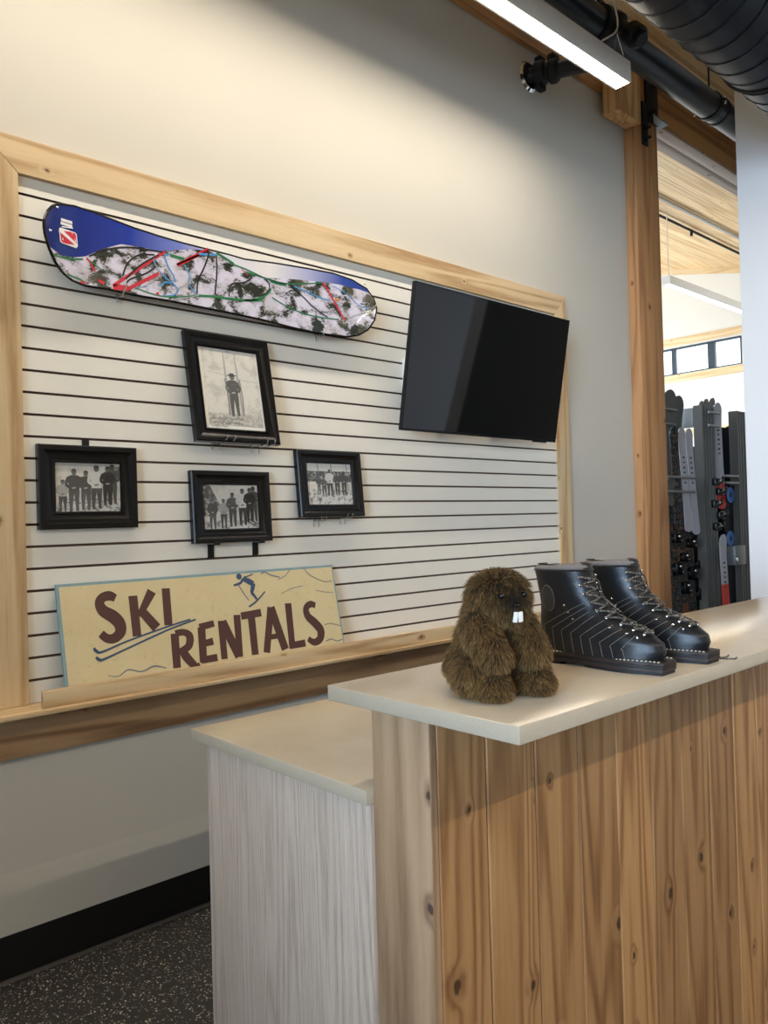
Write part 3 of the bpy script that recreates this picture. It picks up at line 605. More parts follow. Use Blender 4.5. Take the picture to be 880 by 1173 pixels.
picture(((340, 515), (413, 518), (419, 589), (346, 594)), -.056, 'small black framed photo of skiers in the woods, nearest the television', .056, None, draw4)
# hooks and brackets
wire_hook(246, 507, 'wire hook pair under the left corner of the tall picture', .125, w=.018)
wire_hook(291, 512, 'wire hook pair under the right corner of the tall picture', .125, w=.018)
wire_hook(361, 596, 'wire hook pair under the left side of the small picture nearest the television', .062, w=.014)
wire_hook(391, 593, 'wire hook pair under the right side of the small picture nearest the television', .062, w=.014)
def bracket(u_, v0, v1, w_, label, foot=True):
    a, c = wy(u_, v0, -.004), wy(u_, v1, -.004); h = thing('picture_bracket', label, 'bracket', (c.x, .0, min(a.z, c.z)))
    b = MB(); b.box(a.x-w_, a.x+w_, -.006, .0-.0005, c.z, a.z, M['blackmatte'], .001); b.box(a.x-w_, a.x+w_, -.0005, .010, (c.z if foot else a.z)-.003, (c.z if foot else a.z)+.001, M['blackmatte']); b.build('upright', h)
    if foot: b = MB(); b.box(a.x-w_, a.x+w_, -.055, -.006, a.z-.004, a.z, M['blackmatte'], .0008); b.box(a.x-w_, a.x+w_, -.058, -.054, a.z-.004, a.z+.012, M['blackmatte'], .0008); b.build('shelf_arm', h)
bracket(241.5, 623.5, 638.5, .0135, 'left black bracket under the small picture with the fir tree')
bracket(292.5, 621, 635, .0135, 'right black bracket under the small picture with the fir tree')
a = wy(98, 503, -.004); c = wy(98, 512, -.004); h = thing('picture_bracket', 'black hanger strip above the far left group photo', 'bracket', (a.x, 0, c.z))
b = MB(); b.box(a.x-.013, a.x+.013, -.0045, -.0005, c.z-.02, a.z, M['blackmatte'], .001); b.box(a.x-.013, a.x+.013, -.001, .010, a.z-.002, a.z+.001, M['blackmatte']); b.build('strap', h)

# ------------------------------------------------------------------ television
t = NT('tv_screen'); M['screen'] = t.set((.003, .0035, .0045, 1), .04)
TVh = .693; ez = Vector((0, -.123, .682)); TP = Plane((1.676, -.127, 1.935), (1, 0, 0), ez); Wt = 1.2275
tv = thing('television', 'large black flat screen television tilted down on the slatwall', 'television', (2.29, -.05, 1.93))
def tb(b, a0, a1, b0, b1, d0, d1, m, bev=0): 
    mt = Matrix.Translation(TP.P0) @ Matrix(((TP.ex.x, TP.n.x, TP.ez.x), (TP.ex.y, TP.n.y, TP.ez.y), (TP.ex.z, TP.n.z, TP.ez.z))).to_4x4(); b.box(a0, a1, d0, d1, b0, b1, m, bev, mat=mt)
b = MB(); tb(b, 0, Wt, 0, TVh, -.022, -.0012, M['blackmatte'], .003); tb(b, 0, Wt, 0, .012, -.0012, .0012, M['black']); tb(b, 0, .006, .012, TVh, -.0012, .0006, M['black']); tb(b, Wt-.006, Wt, .012, TVh, -.0012, .0006, M['black']); tb(b, .006, Wt-.006, TVh-.006, TVh, -.0012, .0006, M['black']); b.build('casing', tv)
b = MB(); tb(b, .006, Wt-.006, .012, TVh-.006, -.0012, .0, M['screen']); b.build('screen', tv)
b = MB(); tb(b, .15, Wt-.15, .03, .42, -.055, -.022, M['blackmatte'], .01); b.build('rear_housing', tv)
b = MB(); tb(b, Wt-.20, Wt-.08, -.007, 0, -.014, -.003, M['black'], .001); b.build('sensor_bar', tv)
b = MB(); b.box(2.05, 2.10, -.10, -.002, 1.98, 2.42, M['blackmatte'], .002); b.box(2.48, 2.53, -.10, -.002, 1.98, 2.42, M['blackmatte'], .002); b.box(2.0, 2.58, -.012, -.0005, 2.12, 2.28, M['blackmatte'], .002); b.build('wall_mount', tv)
p = wy(465.5, 427, -.03); ob = thing('outlet_box', 'slim white box on the slatwall behind the left edge of the television', 'box', (p.x+.04, 0, p.z-.07))
b = MB(); b.box(p.x, p.x+.09, -.035, -.0005, p.z-.075, p.z+.075, M['white'], .003); b.build('housing', ob); b = MB(); b.box(p.x+.02, p.x+.07, -.038, -.0352, p.z-.05, p.z+.05, M['white'], .001); b.build('cover_plate', ob)
WORLD = 2.6
# ------------------------------------------------------------------ reception counter
XC, ZC, YCF, YCB = 0.0722, 1.1793, -2.0529, -1.5721     # slab end, top, front, back
XE = XRW-.004
b = MB(); b.box(XC, XE, YCF, YCB, ZC-.030, ZC, M['quartz'], .002, 2)
tag(b.build('countertop', at=(2, -1.75, ZC-.030), sharp=50), 'long pale quartz slab on the raised cedar counter, carrying boots and plush', 'countertop')
ct = thing('service_counter', 'raised service counter clad in upright knotty cedar planks', 'counter', (2, -1.7, 0))
YP0, YP1, XP = -1.8316, -1.6784, 0.0947; ZU = ZC-.0305
b = MB(); b.box(XP, XP+.018, YP0, YP1, .002, ZU, M['endpost'], .0015); b.build('end_board', ct)
b = MB(); x = XP+.0185; first = True
while x < XE-.01:
    w_ = .135 if first else .1506; first = False
    b.box(x+.001, min(x+w_, XE)-.001, YP0, YP0+.018, .002, ZU, M['plank'], .0032, 1); x += w_
b.build('front_cladding', ct, sharp=20)
b = MB(); b.box(XP+.0185, XE, YP0+.0185, YP1-.0165, .002, ZU-.0005, M['blackmatte']); b.build('core_wall', ct)
b = MB(); b.box(XP+.0185, XE, YP1-.016, YP1, .002, ZU, M['ash'], .001); b.build('back_panel', ct)
# lower desk
XD, ZD, YDB, YDF = 0.0772, 0.9913, -0.9967, -1.6769
b = MB(); b.box(XD, XE, YDF, YDB, ZD-.0295, ZD, M['quartz'], .002, 2)
tag(b.build('desktop', at=(2, -1.2, ZD-.0295), sharp=50), 'lower pale quartz work surface behind the raised counter', 'countertop')
dk = thing('desk_cabinet', 'grey washed woodgrain cabinet under the lower work surface', 'cabinet', (2, -1.2, 0)); ZV = ZD-.030
b = MB(); b.box(0.0879, .1214, YDF, -1.0566, .002, ZV, M['ash'], .0008); b.build('end_panel', dk)
for z0, z1 in ((.005, 0.5311), (0.534, 0.6994), (0.7023, 0.8667)):
    for k in range(5):
        b = MB(); b.box(.106+.62*k, .106+.62*(k+1)-.004, -1.0561, -1.04, z0, z1, M['ash'], .0008); b.build('drawer_front', dk)
b = MB(); b.box(.1218, XE, YDF, -1.0571, .08, ZV-.0005, M['ash']); b.build('carcass', dk)

# ------------------------------------------------------------------ lamps
def lamp(x0, x1, y, z, h, w, label, glow, side='white'):
    o = thing('linear_lamp', label, 'lamp', ((x0+x1)/2, y, z))
    b = MB(); b.box(x0, x1, y-w/2, y-w/2+.011, z, z+h, M[side], .0008); b.box(x0, x1, y+w/2-.011, y+w/2, z, z+h, M[side], .0008)
    b.box(x0, x1, y-w/2+.0112, y+w/2-.0112, z+.02, z+h-.001, M[side]); b.box(x0-.0025, x0-.0002, y-w/2, y+w/2, z, z+h, M[side]); b.box(x1+.0002, x1+.0025, y-w/2, y+w/2, z, z+h, M[side]); b.build('housing', o)
    b = MB(); b.box(x0+.0025, x1-.0025, y-w/2+.0115, y+w/2-.0115, z+.006, z+.0195, glow); b.build('diffuser', o)
    return o
l1 = lamp(-.80, 2.957, -.596, 3.829, .112, .10, 'long white linear ceiling lamp nearest the slatwall', M['lampA'])
l2 = lamp(-2.5, 3.6, -5.1, 3.829, .112, .10, 'white linear ceiling lamp in front of the counter', M['lampB'])
lamp(7.72, 10.8, 1.68, 4.17, .10, .10, 'suspended linear lamp in the far ski room', M['lampFar'])
for x in (-2.3, 3.4): b = MB(); b.tube([(x, -5.1, 3.942), (x, -5.1, 4.9)], .0018, M['steel'], 6); b.build('suspension_wire', l2)
q = lambda u_, v_, y=-.60: wy(u_, v_, y)
b = MB(); b.tube(smooth3([q(700, -60), q(702, -20), q(703, 0), q(706, 14), q(708, 28), q(705, 37), q(698, 42), q(690, 46.5)]), .0045, M['cable'], 8); b.build('power_cable', l1)
b = MB(); b.tube([(-.3, -.596, 3.942), (-.3, -.596, 4.9)], .0018, M['steel'], 6); b.build('suspension_wire', l1); b = MB(); e0 = q(707, 38); b.tube([e0, q(704, 56)], .0018, M['steel'], 6); b.build('suspension_wire', l1)
b = MB(); b.tube([e0, q(714.5, 63)], .0018, M['steel'], 6); b.tube([e0, (e0.x, e0.y, 4.9)], .0018, M['steel'], 6); b.build('suspension_wire', l1)
b = MB(); b.tube([(7.78, 1.68, 4.268), (7.78, 1.68, 5.042)], .006, M['cable'], 6)
o = [o for o in COL.objects if o.get('label', '').startswith('suspended linear')][0]; b.build('suspension_cable', o)
# ------------------------------------------------------------------ pipes and duct
PY, PZ, PR = -.478, 4.204, .084
pp = thing('sprinkler_main', 'thick black pipe running under the ceiling behind the lamp', 'pipe', (2.5, PY, PZ))
b = MB(); b.tube([(-3, PY, PZ), (7.9, PY, PZ)], PR, M['pipe'], 32); b.build('pipe_run', pp, sharp=50)
def coupling(x, r=PR, par=pp):
    b = MB(); b.tube([(x-.045, PY, PZ), (x-.045, PY, PZ)], .001, M['pipe'], 3)
    b = MB()
    rs = [(x-.05, r+.004), (x-.045, r+.02), (x-.02, r+.026), (x+.02, r+.026), (x+.045, r+.02), (x+.05, r+.004)]
    b.loft([[Vector((X, PY+R_*math.cos(a), PZ+R_*math.sin(a))) for a in [k*math.pi/14 for k in range(28)]] for X, R_ in rs], M['blackmatte'])
    b.box(x-.03, x+.03, PY-.02, PY+.02, PZ-r-.06, PZ-r-.015, M['blackmatte'], .006); b.box(x-.03, x+.03, PY-.02, PY+.02, PZ+r+.015, PZ+r+.06, M['blackmatte'], .006)
    b.build('coupling', par)
coupling(wy(688, 28, PY).x); coupling(wy(838, 165, PY).x+.9)
# seam ring near the wall end
xr = wy(822, 128, PY).x; b = MB(); b.loft([[Vector((xr+dx, PY+R_*math.cos(a), PZ+R_*math.sin(a))) for a in [k*math.pi/16 for k in range(32)]] for dx, R_ in ((-.012, PR), (-.01, PR+.006), (.01, PR+.006), (.012, PR))], M['blackmatte'], capa=False, capb=False); b.build('joint_ring', pp)
# branch towards the room, above the lamp tip
Q1 = wy(700, 21, PY-.03); Q2 = wy(736, 46, PY-.24); dq = (Q2-Q1).normalized()
b = MB(); b.tube([Q1-dq*.05, Q2], .034, M['pipe'], 20)
for f0, f1, rr2 in ((.10, .30, .056), (.62, .90, .060)): b.tube([Q1.lerp(Q2, f0), Q1.lerp(Q2, f0+.04), Q1.lerp(Q2, f1-.04), Q1.lerp(Q2, f1)], [rr2*.75, rr2, rr2, rr2*.75], M['blackmatte'], 20)
b.build('branch_outlet', pp)
# hanger
xh = wy(813, 122, PY).x; b = MB()
b.loft([[Vector((xh+dx, PY+R_*math.cos(a), PZ+R_*math.sin(a))) for a in [k*math.pi/16 for k in range(32)]] for dx, R_ in ((-.02, PR+.001), (-.02, PR+.007), (.02, PR+.007), (.02, PR+.001))], M['blackmatte'], capa=False, capb=False)
b.build('hanger_ring', pp); b = MB(); b.tube([(xh, PY, PZ+PR), (xh, PY, 4.9)], .006, M['blackmatte'], 8); b.build('hanger_rod', pp)
for s_ in (-1, 1):
    b = MB(); b.box(xh-.02, xh+.02, PY+s_*(PR+.004)-.012*0, PY+s_*(PR+.03), PZ-.006, PZ+.006, M['blackmatte'], .002) if s_ > 0 else b.box(xh-.02, xh+.02, PY-PR-.03, PY-PR-.004, PZ-.006, PZ+.006, M['blackmatte'], .002); b.tube([(xh, PY+s_*(PR+.02), PZ-.025), (xh, PY+s_*(PR+.02), PZ+.02)], .006, M['steel'], 6); b.build('clamp_ear', pp)
# wall branch with chrome escutcheon
A = wy(606, 88, .02); Bq = wy(703, 66, PY+.05); br = thing('sprinkler_branch', 'black pipe leaving the cream wall through a chrome collar', 'pipe', A)
dv = (Bq-A).normalized()
b = MB(); b.tube([A-dv*.0, Bq], .046, M['pipe'], 24); b.build('pipe_run', br)
b = MB(); b.tube([A+Vector((0, -.002, 0)), A+Vector((0, -.016, 0))], [.092, .078], M['chrome'], 32); b.build('wall_collar', br)
b = MB(); b.tube([A+dv*.03, A+dv*.045, A+dv*.09, A+dv*.105], [.058, .074, .074, .058], M['blackmatte'], 24)
for s_ in (-1, 1):
    c_ = A+dv*.068+Vector((0, 0, s_*.078)); b.box(c_.x-.03, c_.x+.03, c_.y-.022, c_.y+.022, c_.z-.022, c_.z+.022, M['blackmatte'], .008)
b.build('coupling', br)
b = MB(); b.tube([A+dv*.115, A+dv*.13, A+dv*.165, A+dv*.18], [.055, .068, .068, .055], M['blackmatte'], 24); c_ = A+dv*.148+Vector((0, 0, .075)); b.box(c_.x-.035, c_.x+.035, c_.y-.022, c_.y+.022, c_.z-.03, c_.z+.022, M['blackmatte'], .008); b.build('coupling', br)
DR, DRR = .26, 2.9; el = math.radians(51.6)+math.asin(DR/DRR); DY, DZ = CY+DRR*math.cos(el), CZ+DRR*math.sin(el)
du = thing('spiral_duct', 'large black spiral ventilation duct in the upper right corner', 'duct', (3.5, DY, DZ))
b = MB(); b.tube([(.6, DY, DZ), (XRW-.003, DY, DZ)], DR, M['duct'], 64); b.build('duct_shell', du, sharp=50)
b = MB(); pts = []; pitch = .145; nn = int((XRW-.65)/pitch*28)
pts = [Vector((.62+pitch*k/28, DY+(DR+.001)*math.cos(2*math.pi*k/28), DZ+(DR+.001)*math.sin(2*math.pi*k/28))) for k in range(nn)]
b.tube(pts, .005, M['duct'], 6); b.build('spiral_seam', du)
for x in (1.6, 3.3):
    b = MB(); b.tube([(x, DY, DZ+DR), (x, DY, 4.9)], .006, M['blackmatte'], 8); b.build('hanger_rod', du)
    b = MB(); b.tube([Vector((x, DY+(DR+.006)*math.cos(a), DZ+(DR+.006)*math.sin(a))) for a in [k*math.pi/24 for k in range(48)]], .006, M['blackmatte'], 6, closed=True); b.build('hanger_strap', du)
# far room conduit
cdt = thing('ceiling_conduit', 'thin black conduit under the pale plank ceiling of the far room', 'conduit', (8, 1.78, 5.03))
b = MB(); b.tube([(4.4, 1.78, 5.03), (10.95, 1.78, 5.03)], .016, M['blackmatte'], 10); b.build('tube', cdt)
p = wy(792, 258, 1.78); b = MB(); b.tube([(p.x, 1.78, 4.965), (p.x, 1.78, 5.02)], .018, M['blackmatte'], 8); b.build('sprinkler_head', cdt)

r_ = ray(752.7, 225.4); tt_ = r_[2]/r_[1]; ys = (4.64-1.50185-2.82653*tt_)/(tt_-.223)
gs_ = thing('ceiling_conduit', 'pale grey strip along the plank ceiling above the black conduit', 'conduit', (8, ys, 4.64+.223*ys)); b = MB(); b.box(4.4, 10.95, ys-.02, ys+.02, 4.632+.223*ys, 4.655+.223*ys, M['racklt0'], .004); b.build('tube', gs_)
# ------------------------------------------------------------------ leather boots
t = NT('black_leather'); v = t.coords((1, 1, 1)); n = t.noise(v, 28, 5, .6); n2 = t.noise(v, 420, 3, .6)
t.bump(t.math('MULTIPLY_ADD', n, 2.2, n2), .30, .0011); rg = t.math('MULTIPLY_ADD', n, .34, .17)
M['leather'] = t.set(t.mix(t.step(n, .55, .75), (.010, .010, .011, 1), (.026, .023, .021, 1)), rg, Specular_IOR_Level=.42)
M['soleL'] = plain('sole_leather', srgb(44, 30, 24), .55, .35, 60, .3)
M['soleD'] = plain('sole_dark', srgb(20, 16, 15), .6, .3, 60, .3)
M['stitch'] = plain('welt_thread', srgb(196, 184, 160), .7, .2, 200)
M['thread'] = plain('seam_thread', srgb(116, 108, 94), .7, .2, 200)
M['pad'] = plain('collar_suede', srgb(120, 110, 102), .85, .2, 120, .4)
t = NT('boot_lace'); v = t.coords((1, 1, 1)); n = t.noise(v, 420, 1); M['lace'] = t.set(t.mix(t.step(n, .52, .6), srgb(34, 30, 28), srgb(150, 140, 124)), .75)
M['patch'] = plain('ankle_patch', (.028, .027, .028, 1), .42, .3, 60)
ZT = [.028, .05, .068, .088, .105, .125, .15, .18, .21, .236]; UF = [.326, .335, .331, .303, .258, .212, .180, .156, .146, .144]; UB = [-.002, -.006, -.006, -.005, -.004, -.002, .0, -.003, -.009, -.014]
FU = [0, .03, .08, .13, .19, .24, .28, .32]; FW = [.037, .039, .038, .040, .048, .052, .050, .043]
def boot(o3, yaw, label, k0, dang):
    E1 = Vector((math.sin(yaw), -math.cos(yaw), 0)); E2 = Vector((math.cos(yaw), math.sin(yaw), 0)); O = Vector(o3)
    Wp = lambda u_, w_, z_: O+E1*u_+E2*w_+Vector((0, 0, z_))
    uf = lambda z: float(np.interp(z, ZT, UF)); ub = lambda z: float(np.interp(z, ZT, UB))
    def hw(u_, z):
        foot = float(np.interp(u_, FU, FW)); shaft = float(np.interp(z, [.1, .15, .2, .24], [.038, .0385, .043, .047])); k = min(max((z-.070)/.07, 0), 1); k = k*k*(3-2*k)
        h_ = foot*(1-k)+shaft*k
        return h_*(1+.05*math.sin(min(z, .06)/.06*math.pi))
    def S(z, a, off=0):
        lo, hi = ub(z), uf(z); um, A_ = (lo+hi)/2, (hi-lo)/2; c, s_ = math.cos(a), math.sin(a); e = .78 if z < .2 else .85
        u_ = um+A_*math.copysign(abs(c)**(.72 if z < .12 else .84), c); w_ = hw(u_, z)*math.copysign(abs(s_)**e, s_)
        return (u_, w_, z)
    def N(z, a):
        p = Vector(S(z, a)); q1 = Vector(S(z, a+.02))-p; q2 = Vector(S(min(z+.003, .236), a))-Vector(S(max(z-.003, .028), a)); n = q1.cross(q2); n.normalize(); return n
    def SW_(z, a, off): p = Vector(S(z, a)); n = N(z, a); p += n*off; return Wp(*p)
    def a_for_w(z, w_):   # near the front
        lo, hi = 0, math.pi/2; 
        for _ in range(30):
            m_ = (lo+hi)/2
            if abs(S(z, m_)[1]) < abs(w_): lo = m_
            else: hi = m_
        return math.copysign(lo, w_)
    def a_for_u(z, u_, side):
        lo, hi = 0, math.pi
        for _ in range(30):
            m_ = (lo+hi)/2
            if S(z, m_)[0] > u_: lo = m_
            else: hi = m_
        return side*lo
    t0 = thing('leather_boot', label, 'boot', O)
    # upper
    b = MB(); zs = [.028+(.236-.028)*k/46 for k in range(47)]; NA = 56
    rings = [[Wp(*S(z, 2*math.pi*k/NA)) for k in range(NA)] for z in zs]
    ins = lambda f, z: [Wp((S(.236, 2*math.pi*k/NA)[0]-.062)*f+.062, S(.236, 2*math.pi*k/NA)[1]*f, z) for k in range(NA)]
    rings += [ins(.96, .240), ins(.86, .238), ins(.80, .20), ins(.78, .12)]
    b.loft(rings, M['leather'], capb=True); b.build('upper', t0, sharp=60)
    # collar padding and piping
    b = MB(); ring = [Wp((S(.236, a)[0]-.062)*.89+.062, S(.236, a)[1]*.87, .2425+.003*math.cos(a)) for a in [2*math.pi*k/48 for k in range(48)]]
    b.tube(ring, .0085, M['pad'], 10, closed=True); b.build('collar_padding', t0)
    b = MB(); ring = [Wp((S(.236, a)[0]-.062)*1.0+.062, S(.236, a)[1]*1.01, .2375) for a in [2*math.pi*k/48 for k in range(48)]]
    b.tube(ring, .0028, M['leather'], 6, closed=True)
    b.build('collar_piping', t0); b = MB(); b.tube(smooth3([Wp(.125, -.03, .240), Wp(.10, -.040, .2465), Wp(.05, -.0395, .2515), Wp(.012, -.030, .252), Wp(-.001, -.008, .2515), Wp(.003, .018, .251)], 6), .0022, M['leather'], 6); b.build('collar_piping', t0)
    # tongue
    b = MB(); rows = []
    for z in [.085+(.236-.085)*k/20 for k in range(21)]:
        wv = .016 if z < .12 else .022
        rows.append([SW_(z, a_for_w(z, w_) if abs(w_) > 1e-4 else 0, .0022-.0018*abs(w_)/wv) for w_ in (-wv, -wv*.5, 0, wv*.5, wv)])
    rows.append([p+Vector((0, 0, .018))-E1*.004 for p in rows[-1]]); rows.append([p+Vector((0, 0, .004))-E1*.010 for p in rows[-1]])
    b.loft(rows, M['leather'], closed=False, capa=False, capb=False); b.build('tongue', t0)
    # sole layers
    def outline(grow, u1, sq, n=44):
        P_ = []
        for k in range(n):
            a = 2*math.pi*k/n; c, s_ = math.cos(a), math.sin(a); um, A_ = (u1-.008)/2-grow/2, (u1+.008+grow)/2+grow/2
            u_ = um+A_*math.copysign(abs(c)**.75, c); w_ = (float(np.interp(u_, FU, FW))+grow+.003)*math.copysign(abs(s_)**.6, s_)
            if u_ > .285: w_ = math.copysign(min(abs(w_), .034), w_) if sq else w_
            P_.append((u_, w_))
        return P_
    def sole_outline(g):
        side = [(-.010-g, 0), (-.009-g, .018), (.0, .033+g), (.03, .040+g), (.08, .040+g), (.13, .041+g), (.19, .050+g), (.24, .0545+g), (.272, .052+g), (.298, .043+g), (.318, .036), (.342, .035), (.345, .033), (.345, 0)]
        return side+[(u_, -w_) for u_, w_ in side[-2:0:-1]]
    def slab(z0, z1, g, m, nm):
        b = MB(); b.prism([Wp(u_, w_, z0) for u_, w_ in sole_outline(g)], (0, 0, z1-z0), m); 
        bmesh.ops.bevel(b.b, geom=[e for e in b.b.edges if abs(e.verts[0].co.z-e.verts[1].co.z) < 1e-5], offset=.0012, segments=1, affect='EDGES'); return b.build(nm, t0)
    slab(.0225, .0305, 0, M['soleL'], 'welt'); slab(.0155, .0223, -.0015, M['soleD'], 'midsole'); slab(.0075, .0153, -.001, M['soleL'], 'outsole')
    b = MB(); b.prism([Wp(u_, w_, .0002) for u_, w_ in [(-.009, 0), (-.008, .018), (.0, .032), (.03, .039), (.075, .039), (.075, -.039), (.03, -.039), (.0, -.032), (-.008, -.018)]], (0, 0, .0071), M['soleD']); b.build('heel_lift', t0)
    b = MB(); b.prism([Wp(u_, w_, .0002) for u_, w_ in [(.14, .036), (.19, .046), (.24, .051), (.272, .048), (.3, .038), (.342, .032), (.342, -.032), (.3, -.038), (.272, -.048), (.24, -.051), (.19, -.046), (.14, -.036)]], (0, 0, .0071), M['soleD']); b.build('forefoot_tread', t0)
    # welt stitching, both sides
    ol = sole_outline(-.0035); L = []
    for k in range(len(ol)): L.append(Wp(ol[k][0]+(0 if ol[k][0] < .3 else -.0), ol[k][1], .0312))
    P_ = []
    for A_, B_ in zip(L, L[1:]+L[:1]):
        n_ = max(1, int((B_-A_).length/.0012)); P_ += [A_.lerp(B_, j/n_) for j in range(n_)]
    b = MB(); k = 0
    P_ = [p for p in P_ if (p-O).dot(E1) < .338 and (p-O).dot(E1) > -.005]
    while k+5 < len(P_):
        if (P_[k+4]-P_[k]).length < .009: b.tube([P_[k], P_[k+2]+Vector((0, 0, .0008)), P_[k+4]], .0016, M['stitch'], 5)
        k += 8
    b.build('welt_stitching', t0)['kind'] = 'stuff'
    # hooks and eyelets
    rowsz = [(.222, .031, 1), (.200, .031, 1), (.178, .030, 1), (.156, .028, 0), (.139, .027, 0), (.123, .026, 0), (.109, .025, 0), (.098, .023, 0), (.089, .020, 0)]
    ey = []
    for z, w_, hook in rowsz:
        pr_ = []
        for s_ in (-1, 1):
            a = a_for_w(z, s_*w_); P0, n_ = SW_(z, a, .0005), None
            nl = N(z, a); nw = (E1*nl.x+E2*nl.y+Vector((0, 0, nl.z))).normalized(); b = MB()
            if hook:
                b.ball(P0+nw*.001, .0036, M['chrome'], 8); b.tube([P0, P0+nw*.007, P0+nw*.0085-E2*s_*.003], .0014, M['chrome'], 6); b.ball(P0+nw*.008+E2*s_*.003, .0030, M['chrome'], 8)
                b.build('lace_hook', t0)
            else: b.ball(P0+nw*.0008, .0044, M['chrome'], 8, (1, 1, .8)); b.build('eyelet', t0)
            pr_.append((P0+nw*.0045, nw))
            if not hook:
                a2 = a_for_w(z-.006, s_*(w_+.014)); P2 = SW_(max(z-.006, .06), a2, .0006); b = MB(); b.ball(P2, .0037, M['chrome'], 8, (1, 1, .7)); b.build('stud', t0)
        ey.append(pr_)
    for k in range(len(ey)-1):
        for s_ in (0, 1):
            A_, B_ = ey[k][s_][0], ey[k+1][1-s_][0]; z_ = ((rowsz[k][0]+rowsz[k+1][0])/2); mid = SW_(z_, 0, .0065+.002*s_)
            b = MB(); b.tube(smooth3([A_, A_.lerp(mid, .55)+E1*.002+Vector((0, 0, .001)), mid, mid.lerp(B_, .45)+E1*.002+Vector((0, 0, .001)), B_], 5), .0025, M['lace'], 6); b.build('lace', t0)
    b = MB(); b.tube(smooth3([ey[-1][0][0], SW_(.089, 0, .007), ey[-1][1][0]], 6), .0025, M['lace'], 6); b.build('lace', t0)
    # hanging loop of lace on the visible side
    A_ = ey[0][1][0]; b = MB(); b.tube(smooth3([ey[0][0][0], SW_(.214, .0, .012), SW_(.195, .35, .010), SW_(.170, .55, .008), SW_(.150, .35, .010), SW_(.128, .2, .012)], 6), .0025, M['lace'], 6); b.build('lace', t0)
    if dang:
        pts = [Wp(.30, .05, .030), Wp(.33, .052, .022), Wp(.352, .050, .004), Wp(.366, .046, .0022), Wp(.372, .050, .0022)]
        b = MB(); b.tube(smooth3([Wp(.27, .058, .004), Wp(.31, .060, .0022), Wp(.345, .064, .0022), Wp(.362, .078, .0022), Wp(.358, .10, .0022)], 6), .0021, M['lace'], 6); b.build('lace_end', t0)
        b = MB(); b.tube(smooth3([Wp(.28, .062, .0022), Wp(.32, .066, .0022), Wp(.335, .082, .0022), Wp(.33, .118, .0022)], 6), .0021, M['lace'], 6); b.build('lace_end', t0)
    # seam lines on both sides: up from the welt then forward to the eyelets
    for s_ in (-1, 1):
        for j in range(9):
            ub_ = .030+.0285*j; zt_ = .132-.0065*j if j < 6 else .10-.008*(j-5); zt_ = max(zt_, .062); ut = ub_-.004
            zz = min(.165-.010*j, .16); pts = [(ub_, .033), (ub_-.006, .055), (ut-.006, zt_*.72)]
            tgt_z = [.158, .148, .138, .128, .118, .109, .101, .094, .088][j]; a_e = a_for_w(tgt_z, s_*.033); ue = S(tgt_z, a_e)[0]
            n_ = 8; path = []
            for (u1, z1), (u2, z2) in zip(pts, pts[1:]+[(ue, tgt_z)]):
                for q_ in range(n_): f_ = q_/n_; path.append((u1+(u2-u1)*f_, z1+(z2-z1)*f_))
            path.append((ue, tgt_z)); W_ = []
            for u_, z_ in path:
                a_ = a_for_u(z_, u_, s_); W_.append(SW_(z_, a_, .0004))
            b = MB(); b.tube(W_, .00065, M['thread'], 4); b.build('seam_thread', t0)
    # ankle patch
    for s_ in (-1,):
        b = MB(); c_u, c_z = .040, .165; R_ = [[], []]; 
        for k in range(28):
            a = 2*math.pi*k/28
            for i_, f_ in enumerate((1, .82)):
                z_ = c_z+.034*f_*math.sin(a); u_ = c_u+.021*f_*math.cos(a); R_[i_].append(SW_(z_, a_for_u(z_, u_, s_), .0006+.0016*i_))
        b.loft(R_, M['patch'], capa=False, capb=True); b.build('ankle_patch', t0); b = MB(); b.tube(R_[0], .0008, M['thread'], 4, closed=True); b.build('patch_seam', t0)
    t0.scale = (.868,)*3
    return t0
boot((0.5805, -1.7291, ZC), math.radians(2.), 'black leather lace-up ski boot standing next to the brown plush', 0, False)
boot((0.7575, -1.7396, ZC), math.radians(1.0), 'black leather lace-up ski boot farther from the plush, loose lace by its toe', 1, True)

# ------------------------------------------------------------------ plush beaver
BO = Vector((0.2437, -1.8619, ZC)); F2 = Vector((-.29, -.957, 0)).normalized(); R2 = Vector((.957, -.29, 0)).normalized()
bp = lambda r, f, z: BO+R2*r+F2*f+Vector((0, 0, z))
pb = thing('plush_beaver', 'shaggy brown plush beaver with white buck teeth sitting on the counter end', 'plush toy', BO)
src = bmesh.new(); BR = Matrix(((R2.x, F2.x, 0), (R2.y, F2.y, 0), (0, 0, 1))).to_4x4()
def ell(r, f, z, a, b_, c, tilt=0):
    T = Matrix.Translation(bp(r, f, z)) @ BR @ Matrix.Rotation(tilt, 4, 'X') @ Matrix.Diagonal((a, b_, c, 1)); bmesh.ops.create_icosphere(src, subdivisions=4, radius=1, matrix=T)
def caps(p, q, r0, r1, n=7):
    for k in range(n):
        f = k/(n-1); ell(*[p[i]+(q[i]-p[i])*f for i in range(3)], *[r0+(r1-r0)*f]*3)
ell(-.006, -.020, .060, .088, .076, .060); ell(-.002, -.014, .110, .070, .064, .066); ell(0, -.006, .160, .060, .054, .052)
ell(.012, .004, .206, .067, .058, .050); ell(.010, .050, .188, .044, .024, .034); ell(-.006, -.055, .045, .068, .055, .040)
for s_ in (-1, 1):
    caps((s_*.056, .022, .148), (s_*.048, .074, .096), .028, .0295)
    ell(s_*.054, .072, .030, .034, .044, .028); ell(s_*.068, .025, .045, .038, .048, .042)
ell(.0, -.085, .020, .055, .045, .016)
me = bpy.data.meshes.new('tmp'); src.to_mesh(me); src.free(); tmp = bpy.data.objects.new('tmp', me); COL.objects.link(tmp)
md = tmp.modifiers.new('r', 'REMESH'); md.mode = 'VOXEL'; md.voxel_size = .0045
